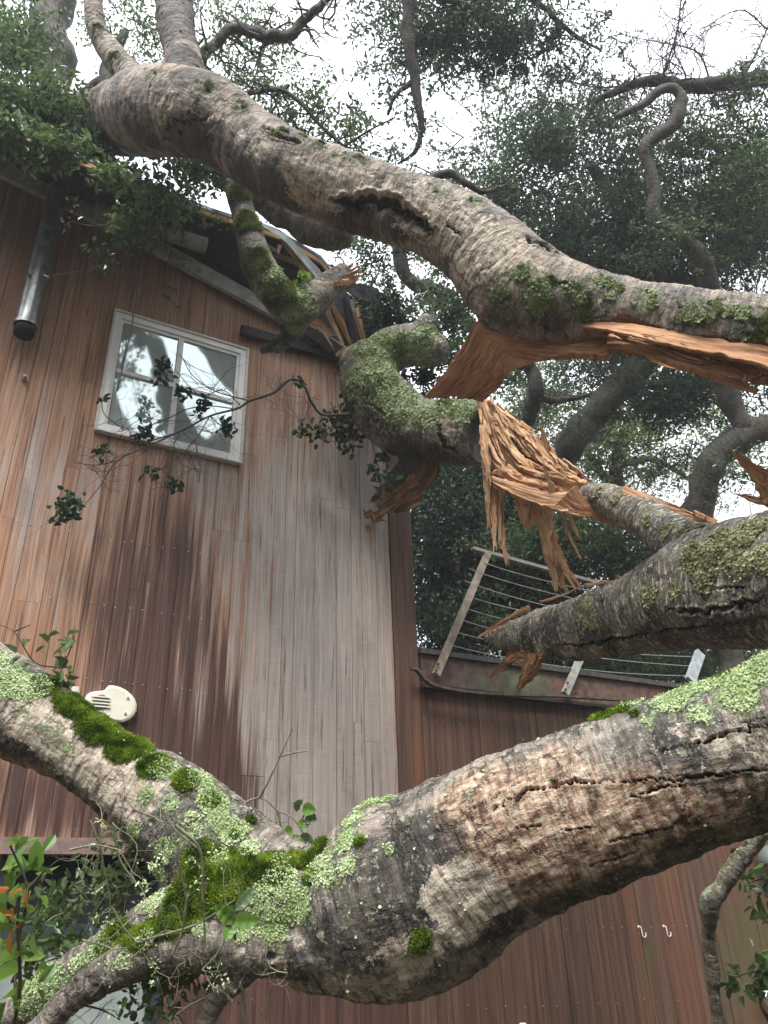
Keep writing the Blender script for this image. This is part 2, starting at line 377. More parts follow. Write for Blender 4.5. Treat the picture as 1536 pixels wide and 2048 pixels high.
# ---------------------------------------------------------------- limbs
def hull_poly(px, py, poly):
    """points inside a polygon given in photo pixels"""
    poly = np.asarray(poly, float); ins = np.zeros(len(px), bool); j = len(poly) - 1
    for i in range(len(poly)):
        xi, yi = poly[i]; xj, yj = poly[j]
        c = ((yi > py) != (yj > py)) & (px < (xj - xi) * (py - yi) / (yj - yi + 1e-9) + xi)
        ins ^= c; j = i
    return ins
def vert_normals(v, f):
    a = v[f[:, 2]] - v[f[:, 0]]; b = v[f[:, 3]] - v[f[:, 1]]; n = np.cross(a, b); N = np.zeros_like(v)
    for k in range(4): np.add.at(N, f[:, k], n)
    return N / (np.linalg.norm(N, axis=1, keepdims=True) + 1e-12)
def relax(v, f, it, lam=.5):
    e = np.vstack([f[:, [0, 1]], f[:, [1, 2]], f[:, [2, 3]], f[:, [3, 0]]]); e = np.vstack([e, e[:, ::-1]])
    cnt = np.bincount(e[:, 0], minlength=len(v))[:, None]
    for _ in range(it):
        s = np.stack([np.bincount(e[:, 0], weights=v[e[:, 1], k], minlength=len(v)) for k in range(3)], 1)
        v = v * (1 - lam) + lam * s / np.maximum(cnt, 1)
    return v
LOGS = {}
def log(name, mat, chains, voxel=.018, sub=1, parent=None, lump=.10, lf=2.2, ringd=.006, crack=.012, ringf=1.0, patches=(), wood=(), smooth_it=4, cavity=(), cracks=()):
    """union of tapered limbs, remeshed into one skin, then given bark relief; q is the straightened bark coordinate"""
    mb = MB(); CS, RS, TS, NS, BS, SS = [], [], [], [], [], []; s0 = 0
    for rows in chains:
        p, r = chain(rows, .03)
        wig = fbm(p * 1.6 + 3, 3, 5)[:, None]; r = r * (1 + .06 * wig[:, 0])
        mb.tube(p, r, 20)
        T, N, B = frames(p); s = np.concatenate([[0], np.cumsum(np.linalg.norm(np.diff(p, axis=0), axis=1))]) + s0
        s0 = s[-1] + .7; CS.append(p); RS.append(r); TS.append(T); NS.append(N); BS.append(B); SS.append(s)
    CS, TS, NS, BS = map(np.vstack, (CS, TS, NS, BS)); RS, SS = map(np.concatenate, (RS, SS))
    tmp = mb.build('tmp', None); off = np.array(tmp.location)
    md = tmp.modifiers.new('r', 'REMESH'); md.mode = 'VOXEL'; md.voxel_size = voxel
    if sub: sb = tmp.modifiers.new('s', 'SUBSURF'); sb.levels = sub
    dg = bpy.context.evaluated_depsgraph_get(); ev = tmp.evaluated_get(dg); me = ev.to_mesh()
    v = np.empty(len(me.vertices) * 3); me.vertices.foreach_get('co', v); v = v.reshape(-1, 3) + off
    f = np.empty(len(me.loops), np.int32); me.loops.foreach_get('vertex_index', f); f = f.reshape(-1, 4)
    ev.to_mesh_clear(); bpy.data.objects.remove(tmp)
    v = relax(v, f, smooth_it)
    # nearest limb sample
    best = np.full(len(v), 1e9); bi = np.zeros(len(v), int)
    for a in range(0, len(CS), 40):
        c = CS[a:a + 40]; dd = np.sqrt(np.maximum((v ** 2).sum(1)[:, None] + (c ** 2).sum(1)[None] - 2 * v @ c.T, 0)) - RS[a:a + 40][None]
        k = dd.argmin(1); m = dd[np.arange(len(v)), k]; u_ = m < best; best[u_] = m[u_]; bi[u_] = k[u_] + a
    d = v - CS[bi]; q = np.stack([SS[bi] + (d * TS[bi]).sum(1), (d * NS[bi]).sum(1), (d * BS[bi]).sum(1)], 1)
    Rl = RS[bi]
    N = vert_normals(v, f)
    at = {k: np.zeros(len(v)) for k in ('pale', 'brown', 'wet_shade', 'lichen', 'moss', 'wood', 'crack')}
    x, y, z = proj(v); fr = ((EYE - v) * N).sum(1) > 0
    fi = np.where(fr)[0]
    for nm, pts, amt in patches:
        for (px, py, pr) in pts:
            dd = (x[fi] - px) ** 2 + (y[fi] - py) ** 2 + (z[fi] * 30) ** 2 * .02
            k = fi[dd.argmin()]; r = pr * z[k] / FPX
            at[nm] = np.maximum(at[nm], amt * np.clip(1.45 - np.linalg.norm(v - v[k], axis=1) / r * .95, 0, 1))
    jx = fbm(q * np.array([7, 14, 14]), 4, 90) * 16; jy = fbm(q * np.array([7, 14, 14]) + 40, 4, 91) * 12
    for poly in wood:
        ins = hull_poly(x + jx, y + jy, poly) & fr; at['wood'][ins] = 1
    lumpn = fbm(v * lf, 3, 11)
    disp = lumpn * lump * Rl
    fine = fbm(q * np.array([34 * ringf, 7, 7]), 3, 21) * ringd
    rn = fbm(q * np.array([9 * ringf, 3.2, 3.2]) + fbm(q * 6, 2, 33)[:, None] * .5, 3, 31)
    cr = -np.clip(1 - np.abs(rn) / .05, 0, 1) * crack * .45 * np.clip(fbm(v * 3.1, 3, 44) * 4, 0, 1)
    pl = np.abs(fbm(q * np.array([6, 11, 11]) * 1.3 + fbm(q * 9, 2, 34)[:, None] * .6, 4, 35, .6)); cr = cr - (.5 - np.minimum(pl, .25) * 2) * ringd * .6
    for (pts, wpx, dep) in cracks:
        C3 = []
        for (px, py) in pts:
            dd = (x[fi] - px) ** 2 + (y[fi] - py) ** 2; kk = fi[dd.argmin()]; C3.append(v[kk])
        C3 = spline(np.array(C3), .006); C3 = C3 + np.stack([fbm(C3 * 26 + 9 * k_, 4, 80 + k_, .65) for k_ in range(3)], 1) * (wpx * float(np.median(z)) / FPX) * 2.6; C3 = np.array([v[np.argmin(((v - c_) ** 2).sum(1))] for c_ in C3]); wob_ = 0
        dm = np.full(len(v), 9.); ki = np.zeros(len(v))
        for i_, c_ in enumerate(C3):
            d_ = np.linalg.norm(v - c_, axis=1); u_ = d_ < dm; dm[u_] = d_[u_]; ki[u_] = i_ / len(C3)
        wd_ = wpx * z / FPX * (np.sin(np.clip(ki, .02, .98) * math.pi) ** .5) * (.7 + .8 * np.abs(fbm(v * 10, 2, 89)))
        c1 = np.clip(1.3 - (dm + wob_) / np.maximum(wd_, 1e-4), 0, 1); cr = cr - c1 * dep; at['crack'] = np.maximum(at['crack'], np.clip(c1 * 1.4, 0, 1))
        cr = cr + np.clip(1 - np.abs((dm + wob_) / np.maximum(wd_, 1e-4) - 1.9) / .8, 0, 1) * dep * .35
    bark = fine + cr + fbm(v * 22, 3, 55) * .004
    mossy = np.clip(at['moss'] * 1.6 - .6, 0, 1) * (.010 + .012 * fbm(v * 16, 3, 66))
    wf = -.018 + .016 * fbm(q * np.array([1.6, 26, 26]), 3, 77) + .03 * fbm(q * np.array([1.0, 7, 7]), 2, 78)
    k = at['wood']
    disp = disp + bark * (1 - k) + mossy + wf * k
    for (px, py, pr, dep) in cavity:
        dd = (x[fi] - px) ** 2 + (y[fi] - py) ** 2; kk = fi[dd.argmin()]; r = pr * z[kk] / FPX
        disp = disp - dep * np.clip(1 - np.linalg.norm((v - v[kk]), axis=1) / r, 0, 1) ** .6
    v = v + N * disp[:, None]
    me = bpy.data.meshes.new(name)
    org = np.zeros(3)
    if parent is None: org = np.array([v[:, 0].mean(), v[:, 1].mean(), v[:, 2].min()])
    fill_mesh(me, v - org, [f])
    a = me.attributes.new('q', 'FLOAT_VECTOR', 'POINT'); a.data.foreach_set('vector', q.astype(np.float32).ravel())
    for k2, val in at.items():
        a = me.attributes.new(k2, 'FLOAT', 'POINT'); a.data.foreach_set('value', val.astype(np.float32))
    me.polygons.foreach_set('use_smooth', np.ones(len(me.polygons), bool)); me.materials.append(mat)
    o = bpy.data.objects.new(name, me); o.location = org; link(o, parent)
    LOGS[name + str(len(LOGS))] = 1
    N = vert_normals(v, f)
    return o, dict(v=v, f=f, N=N, at=at, z=z)

def pick(L, name, thr, n, seed, up=-2., lim=None):
    """random surface spots where a mask (plus the same fbm the shader breaks it with) is strong"""
    r = np.random.default_rng(seed); v, N = L['v'], L['N']
    m = L['at'][name] + fbm(v * 13, 3, 70) * .28
    ok = np.where((m > thr) & (N[:, 2] > up))[0]
    if not len(ok): return np.zeros((0, 3)), np.zeros((0, 3))
    k = r.choice(ok, n); return v[k] + r.normal(0, .004, (n, 3)), N[k]
def tufts(L, mask, n, mat, parent, name='moss', size=(.008, .02), wid=.0035, thr=.5, seed=1, droop=.0, up=-2., label=None):
    p, N = pick(L, mask, thr, n, seed, up)
    if not len(p): return None
    r = np.random.default_rng(seed + 5); n = len(p)
    d = N + r.normal(0, .55, (n, 3)); d[:, 2] += .25 - droop; d /= np.linalg.norm(d, axis=1, keepdims=True)
    s = np.cross(d, r.normal(0, 1, (n, 3))); s /= np.linalg.norm(s, axis=1, keepdims=True) + 1e-9
    ln = r.uniform(size[0], size[1], n)[:, None]; wd = wid * r.uniform(.6, 1.5, (n, 1))
    v = np.stack([p - s * wd, p + s * wd, p + d * ln + r.normal(0, .3, (n, 3)) * ln], 1).reshape(-1, 3)
    mb = MB('rnd'); rr = np.clip(.5 + fbm(p * 20, 3, 8) * .9 + r.normal(0, .15, n), 0, 1)
    mb.add(v, [np.arange(n * 3).reshape(-1, 3)], rnd=np.repeat(rr, 3))
    o = mb.build(name, mat, parent); tag(o, label=label, kind='stuff'); return o
def flakes(L, mask, n, mat, parent, name='lichen', size=(.006, .016), thr=.45, seed=3, up=-2., label=None):
    p, N = pick(L, mask, thr, n, seed, up)
    if not len(p): return None
    r = np.random.default_rng(seed + 5); n = len(p)
    d = N + r.normal(0, .35, (n, 3)); d /= np.linalg.norm(d, axis=1, keepdims=True)
    a = np.cross(d, r.normal(0, 1, (n, 3))); a /= np.linalg.norm(a, axis=1, keepdims=True) + 1e-9; b = np.cross(d, a)
    s = r.uniform(size[0], size[1], (n, 1)) ; c = p + N * .004
    cs = [c]
    for k in range(6):
        th = k * math.pi / 3; rr_ = s * r.uniform(.6, 1.25, (n, 1)); cs.append(c + (math.cos(th) * a + math.sin(th) * b) * rr_ + d * rr_ * r.uniform(.0, .55, (n, 1)))
    v = np.stack(cs, 1).reshape(-1, 3); i = np.arange(n)[:, None] * 7
    f = np.concatenate([np.hstack([i, i + 1 + k, i + 1 + (k + 1) % 6]) for k in range(6)])
    mb = MB('rnd'); rr = np.clip(.5 + fbm(p * 14, 3, 9) * .8 + r.normal(0, .2, n), 0, 1)
    mb.add(v, [f], rnd=np.repeat(rr, 7)); o = mb.build(name, mat, parent); tag(o, label=label, kind='stuff'); return o

# ---------------------------------------------------------------- torn wood
def shard(mb, a, b, w_, th_, seed=0, bend=.04, tw=.6, root=.9, tip=.08, n=9):
    """a splinter from a to b (world points): flat, fibrous, jagged towards its tip"""
    r = np.random.default_rng(seed); a = np.asarray(a, float); b = np.asarray(b, float); L = np.linalg.norm(b - a); t = (b - a) / L
    s = np.cross(t, r.normal(0, 1, 3)); vw = (EYE - a); vw = vw / np.linalg.norm(vw)
    s = np.cross(t, vw); s /= np.linalg.norm(s); h = np.cross(t, s)
    k = np.linspace(0, 1, n); prof = np.interp(k, [0, .12, .55, .85, 1], [root, 1, .8, .45, tip]) * (1 + r.normal(0, .12, n)); prof[-1] = tip
    bd = (s * r.normal(0, bend) + h * r.normal(0, bend)) * L; c = a + (b - a) * k[:, None] + bd * (np.sin(k * math.pi))[:, None] + s * (r.normal(0, .06, n) * w_)[:, None]
    ang = r.uniform(-tw, tw) * k + r.uniform(-.3, .3)
    S = s * np.cos(ang)[:, None] + h * np.sin(ang)[:, None]; H = -s * np.sin(ang)[:, None] + h * np.cos(ang)[:, None]
    m = 7; xs = np.linspace(-1, 1, m); ridge = r.uniform(.15, 1.0, (1, m)) + r.normal(0, .15, (n, m))
    top = c[:, None] + S[:, None] * (xs[None, :, None] * w_ / 2 * prof[:, None, None]) + H[:, None] * (ridge[:, :, None] * th_ * prof[:, None, None])
    bot = c[:, None] + S[:, None] * (xs[None, :, None] * w_ / 2 * prof[:, None, None]) - H[:, None] * ((ridge * .6)[:, :, None] * th_ * prof[:, None, None])
    jag = (r.uniform(-1, 1, m) * min(.12, w_ * .9)); top[-1] += t * jag[:, None]; bot[-1] += t * jag[:, None]
    V = np.concatenate([top, bot[:, ::-1]], 1); ring = 2 * m; V = V.reshape(-1, 3)
    i = np.arange(n - 1)[:, None] * ring; j = np.arange(ring)[None]; j2 = (j + 1) % ring
    q = np.stack([i + j, i + j2, i + ring + j2, i + ring + j], -1).reshape(-1, 4)
    caps = []
    for e in (0, n - 1):
        for x in range(m - 1): caps.append([e * ring + x, e * ring + x + 1, e * ring + ring - 2 - x, e * ring + ring - 1 - x])
    u = np.repeat(k * L, ring) + seed * .37; vv = np.tile(np.concatenate([xs, xs[::-1]]) * w_ / 2, n) + seed * .11
    mb.add(V, [q, np.array(caps)], u=u, v=vv, k=seed * .173)
def sheet(mb, A, B, th=.03, ridge=.02, rf=30, seed=0, nu=90, nv=50, jag=(.0, .06), swirl=0., along='A'):
    """torn slab between two edge lines A and B (rows x, y, depth in photo pixels); fibres run along the edges"""
    A = spline(np.array([P(*q) for q in A]), .01); B = spline(np.array([P(*q) for q in B]), .01)
    k = np.linspace(0, 1, nu)
    def rs(E):
        s = np.linspace(0, 1, len(E)); return np.stack([np.interp(k, s, E[:, i]) for i in range(3)], 1)
    A, B = rs(A), rs(B); x = np.linspace(0, 1, nv)
    G = A[:, None] * (1 - x)[None, :, None] + B[:, None] * x[None, :, None]
    U_ = np.repeat(np.concatenate([[0], np.cumsum(np.linalg.norm(np.diff((A + B) / 2, axis=0), axis=1))])[:, None], nv, 1)
    V_ = np.cumsum(np.linalg.norm(np.diff(G, axis=1, prepend=G[:, :1]), axis=2), axis=1)
    du = np.gradient(G, axis=0); dv = np.gradient(G, axis=1); N = np.cross(du, dv); N /= np.linalg.norm(N, axis=2, keepdims=True) + 1e-9
    if ((EYE - G) * N).sum() < 0: N = -N
    q = np.stack([U_.ravel() * 1.3, V_.ravel() * rf + fbm(np.stack([U_.ravel() * 3, V_.ravel() * 4, U_.ravel() * 0 + seed], 1), 2, seed) * 1.5, np.full(U_.size, seed * 3.1)], 1)
    h = (fbm(q, 4, seed + 1, .6) * ridge + fbm(q * np.array([.8, .22, 1]), 2, seed + 9) * ridge * 1.6).reshape(nu, nv)
    dirn = du / (np.linalg.norm(du, axis=2, keepdims=True) + 1e-9)
    jn = fbm(np.stack([V_[0] * 45, np.zeros(nv), np.full(nv, seed)], 1), 3, seed + 3); jn2 = fbm(np.stack([V_[-1] * 45, np.ones(nv), np.full(nv, seed)], 1), 3, seed + 4)
    w0 = np.clip(1 - k * 8, 0, 1)[:, None]; w1 = np.clip(1 - (1 - k) * 8, 0, 1)[:, None]
    G = G + dirn * (w0 * jn[None] * jag[0] + w1 * jn2[None] * jag[1])[..., None]
    ej = fbm(np.stack([k * 26, np.zeros(nu), np.full(nu, seed + .5)], 1), 3, seed + 6)[:, None]; dvn = dv / (np.linalg.norm(dv, axis=2, keepdims=True) + 1e-9)
    G = G + dvn * ((np.clip(1 - x * 6, 0, 1)[None] + np.clip(1 - (1 - x) * 6, 0, 1)[None]) * ej * .02)[..., None]
    F_ = G + N * h[..., None]; K_ = G - N * th
    V = np.concatenate([F_.reshape(-1, 3), K_.reshape(-1, 3)]); n = nu * nv
    i = np.arange(nu - 1)[:, None] * nv; j = np.arange(nv - 1)[None]
    q4 = np.stack([i + j, i + j + 1, i + nv + j + 1, i + nv + j], -1).reshape(-1, 4)
    sd_ = []
    for a in range(nu - 1): sd_ += [[a * nv, (a + 1) * nv, (a + 1) * nv + n, a * nv + n], [a * nv + nv - 1, a * nv + nv - 1 + n, (a + 2) * nv - 1 + n, (a + 2) * nv - 1]]
    for a in range(nv - 1): sd_ += [[a, a + n, a + 1 + n, a + 1], [(nu - 1) * nv + a, (nu - 1) * nv + a + 1, (nu - 1) * nv + a + 1 + n, (nu - 1) * nv + a + n]]
    mb.add(V, [q4, q4[:, ::-1] + n, np.array(sd_)], u=np.tile(U_.ravel(), 2), v=np.tile(V_.ravel(), 2), k=seed * .7)
    return F_, N

# ---------------------------------------------------------------- leaves and twigs
def add_leaves(mb, p, size, r, up=.3, asp=.5, dirs=None, curl=.25):
    n = len(p); d = r.normal(0, 1, (n, 3)) if dirs is None else dirs + r.normal(0, .6, (n, 3))
    d[:, 2] -= .15; d /= np.linalg.norm(d, axis=1, keepdims=True)
    N = r.normal(0, 1, (n, 3)); N[:, 2] += up * 3; s = np.cross(d, N); s /= np.linalg.norm(s, axis=1, keepdims=True) + 1e-9; N = np.cross(s, d)
    L = (size * r.uniform(.65, 1.3, n))[:, None]; w_ = L * asp * r.uniform(.8, 1.2, (n, 1)) / 2
    f_ = r.uniform(.05, curl, (n, 1)) * L
    b = p; t = p + d * L - N * f_ * .8
    l1 = p + d * L * .3 + s * w_ * .85 + N * f_; l2 = p + d * L * .7 + s * w_ * .8 + N * f_ * .4
    r1 = p + d * L * .3 - s * w_ * .85 + N * f_; r2 = p + d * L * .7 - s * w_ * .8 + N * f_ * .4
    v = np.stack([b, l1, l2, t, r2, r1], 1).reshape(-1, 3); i = np.arange(n)[:, None] * 6
    f = np.vstack([i + np.array([[0, 3, 2, 1]]), i + np.array([[0, 5, 4, 3]])])
    rr = np.clip(.5 + fbm(p * 2.2, 2, 12) * .5 + r.normal(0, .2, n), 0, 1)
    mb.add(v, [f], rnd=np.repeat(rr, 6))
def wander(a, b, r, n=7, amp=.12):
    a = np.asarray(a, float); b = np.asarray(b, float); L = np.linalg.norm(b - a); k = np.linspace(0, 1, n)[:, None]
    o = r.normal(0, 1, 3); o2 = r.normal(0, 1, 3)
    return a + (b - a) * k + (o * np.sin(k * math.pi) + o2 * np.sin(k * 2 * math.pi) * .5) * amp * L + r.normal(0, .015 * L, (n, 3)) * (k * (1 - k) * 4)
def spray(tw, lf, a, b, r, rad=.012, kids=5, leaf=.05, nl=14, spread=.3, sides=4, lp=1.0, depth_=2):
    """a twig from a to b that forks, with leaves along the outer twigs"""
    p = wander(a, b, r); L = np.linalg.norm(np.asarray(b) - np.asarray(a)); tw.tube(p, np.linspace(rad, rad * .4, len(p)), sides, False)
    for _ in range(kids):
        k = r.integers(2, len(p)); d = (p[-1] - p[0]) / (L + 1e-9) + r.normal(0, .75, 3); d /= np.linalg.norm(d)
        e = p[k] + d * L * spread * r.uniform(.5, 1.3)
        if depth_ > 1: spray(tw, lf, p[k], e, r, rad * .5, max(2, kids - 2), leaf, nl, .45, 3, lp, depth_ - 1)
        else:
            g = wander(p[k], e, r, 5); tw.tube(g, np.linspace(rad * .5, rad * .25, 5), 3, False)
            if lf is not None and r.random() < lp:
                m = max(1, int(nl * r.uniform(.5, 1.4))); t = r.uniform(.3, 1.05, m)[:, None]
                q = g[0] + (g[-1] - g[0]) * t + r.normal(0, leaf * .55, (m, 3)); add_leaves(lf, q, leaf, r)
def crown(lf, cx, cy, d, rx, ry, rz, n, size, r, pw=.55, hole=.2, hf=1.3, hs=0):
    """leaf clumps through an ellipsoid's volume given in pixels (rx, ry) and metres (rz); fbm leaves gaps"""
    n0 = int(n * 1.7); u = r.normal(0, 1, (n0, 3)); u /= np.linalg.norm(u, axis=1, keepdims=True); u *= (r.random(n0) ** pw)[:, None] * (1 + .75 * fbm(u * 1.7 + hs, 3, hs))[:, None]
    c = P(cx, cy, d); p = c + u[:, :1] * RT * rx * d / FPX + u[:, 1:2] * UP * ry * d / FPX + u[:, 2:3] * FW * rz
    den = fbm(p * hf, 3, 100 + hs) + .35 * fbm(p * hf * 4, 2, 130 + hs) - hole * (np.linalg.norm(u, axis=1) ** 3) * 1.3
    k = np.argsort(-den)[:n]; p = p[k] + r.normal(0, size * .5, (len(k), 3)); add_leaves(lf, p, size, r); return p

# ---------------------------------------------------------------- shared materials
B_TOP = bark_mat('bark_upper', top_moss=.1, lich=.5, ring=1.0, lcol=(.30, .36, .25), lcol2=(.26, .31, .10), topl=.45, dark=(.035, .031, .028), light=(.52, .43, .34), mid=(.22, .185, .15), plate=.45)
B_MID = bark_mat('bark_middle', dark=(.02, .018, .016), mid=(.085, .075, .062), light=(.27, .25, .19), ring=1.2, lich=.7, lcol=(.33, .34, .21), topl=.2, spk=1.0, plate=.8, fleck=1.0)
B_STUB = bark_mat('bark_stub', dark=(.03, .028, .022), mid=(.12, .115, .085), light=(.31, .27, .20), ring=.8, lich=.5, lcol=(.30, .38, .22), lcol2=(.26, .34, .09), topl=.7, spk=.7, fleck=.7)
B_LOW = bark_mat('bark_lower', dark=(.025, .022, .02), mid=(.13, .11, .095), light=(.38, .32, .265), ring=.8, lich=.8, lcol=(.50, .62, .34), topl=.55, spk=1.0)
B_SMALL = bark_mat('bark_small', dark=(.02, .018, .016), mid=(.085, .08, .06), light=(.25, .23, .17), ring=1.0, lich=.5, lcol=(.24, .31, .15), topl=.5, top_moss=.1)
B_DARK = bark_mat('bark_shaded_tree', dark=(.010, .010, .010), mid=(.026, .025, .022), light=(.065, .062, .05), lich=.15, lcol=(.06, .08, .04), topl=.2, fleck=.0, spk=.0)
B_BACK = bark_mat('bark_background_tree', dark=(.016, .015, .013), mid=(.05, .047, .038), light=(.12, .115, .09), lich=.3, lcol=(.12, .16, .08), topl=.4, fleck=.1, spk=.3)
TWIG = simple('twig_bark', (.07, .058, .045), .8, var=.5, sc=9)
TWIG_L = simple('twig_lichened', (.20, .19, .13), .85, var=.5, sc=25)
WOOD = wood_mat('torn_wood', (.17, .08, .042), (.53, .31, .17), (.80, .58, .37)); WOOD_R = wood_mat('torn_wood_red', (.13, .055, .026), (.44, .23, .12), (.66, .42, .25), 55)
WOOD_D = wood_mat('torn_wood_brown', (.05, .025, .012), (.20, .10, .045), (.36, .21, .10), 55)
LEAF_D = leaf_mat('leaf_evergreen', (.009, .022, .014), (.026, .052, .026), (.07, .12, .045), .25)
LEAF_M = leaf_mat('leaf_mid', (.035, .07, .028), (.085, .14, .05), (.19, .28, .10), .38, .3, .6)
LEAF_H = leaf_mat('leaf_hazed_evergreen', (.022, .048, .034), (.055, .10, .055), (.13, .20, .085), .42, .33, .6)  # evergreen colours lightened, so haze is painted into the leaves
LEAF_B = leaf_mat('leaf_bright', (.06, .13, .02), (.13, .25, .04), (.24, .38, .08), .4)
LEAF_P = leaf_mat('leaf_pale', (.08, .13, .035), (.15, .21, .06), (.24, .30, .11), .55)
MOSS = fuzz_mat('moss_fuzz', (.03, .06, .006), (.13, .22, .015), (.30, .40, .05))
MOSS_D = fuzz_mat('moss_dull', (.05, .065, .018), (.15, .19, .05), (.28, .33, .11))
LICH = fuzz_mat('lichen_crust', (.32, .42, .18), (.47, .58, .30), (.62, .72, .44), .1)
LICH_D = fuzz_mat('lichen_dull', (.14, .17, .06), (.27, .33, .17), (.42, .48, .30), .1)

# ================================================================ SETTING
g = MB(); n = 90; xs = np.linspace(-1, 1, n); xs = np.sign(xs) * np.abs(xs) ** 2.5 * 400
X, Y = np.meshgrid(xs, xs); Zg = fbm(np.stack([X.ravel() * .15, Y.ravel() * .15, X.ravel() * 0], 1), 3, 2) * .12
i = np.arange(n - 1)[:, None] * n; j = np.arange(n - 1)[None]
g.add(np.stack([X.ravel(), Y.ravel(), Zg], 1), [np.stack([i + j, i + j + 1, i + n + j + 1, i + n + j], -1).reshape(-1, 4)])
mg = Mat('leaf_litter_ground'); pg = mg.pos()
mg.set(col=mg.ramp(mg.noise(pg, 2.5, 8, .7), [(.35, (.02, .022, .01)), (.55, (.06, .05, .03)), (.7, (.12, .09, .055))]), ro=.95, nrm=mg.bump(mg.noise(pg, 18, 6, .7), .8, .03))
tag(g.build('ground', mg.m), kind='structure')

# ---------------------------------------------------------------- house
house = empty('house', tuple(Q(-2.0, 0, 0)))
tag(house, 'weathered redwood board house with a broken roof corner under the fallen trunk', 'house')
M_WALL = board_mat('weathered_redwood', 'main'); M_LOW = board_mat('dark_stained_redwood', 'low')
M_TRIM = simple('grey_trim_wood', (.20, .185, .165), .8, var=.4, sc=9, bump=.5)
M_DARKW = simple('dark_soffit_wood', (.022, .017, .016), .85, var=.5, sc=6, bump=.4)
M_TAN = simple('raw_sheathing', (.42, .27, .12), .75, var=.3, sc=9, bump=.4)
M_FELT = simple('roofing_felt', (.028, .03, .036), .6, var=.4, sc=20, bump=.6)
M_FLASH = simple('drip_flashing', (.16, .18, .23), .35, met=.6, var=.3, sc=6)
M_WHITE = simple('white_window_paint', (.80, .79, .76), .4, var=.06, sc=14, bump=.15)
M_CREAM = simple('cream_plastic', (.74, .72, .60), .4, var=.05, sc=10, bump=.03)
M_STEEL = simple('galvanised_steel', (.42, .44, .42), .32, met=.85, var=.35, sc=10, bump=.25)
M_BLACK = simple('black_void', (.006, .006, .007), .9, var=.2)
M_RUST = simple('weathered_rail_wood', (.27, .22, .17), .75, var=.45, sc=12, bump=.5)
M_BAR = simple('rusty_flat_bar', (.10, .072, .055), .6, met=.3, var=.7, sc=18, bump=.5)
M_WIRE = simple('bare_wire', (.42, .42, .38), .4, met=.5, var=.2)
M_CHROME = simple('chrome', (.7, .7, .7), .12, met=1.0, var=.05, bump=.02)
M_NAIL = simple('nail_steel', (.55, .55, .55), .35, met=.7, var=.2)
M_NAVY = simple('dark_blue_frame', (.025, .035, .045), .5, var=.3)

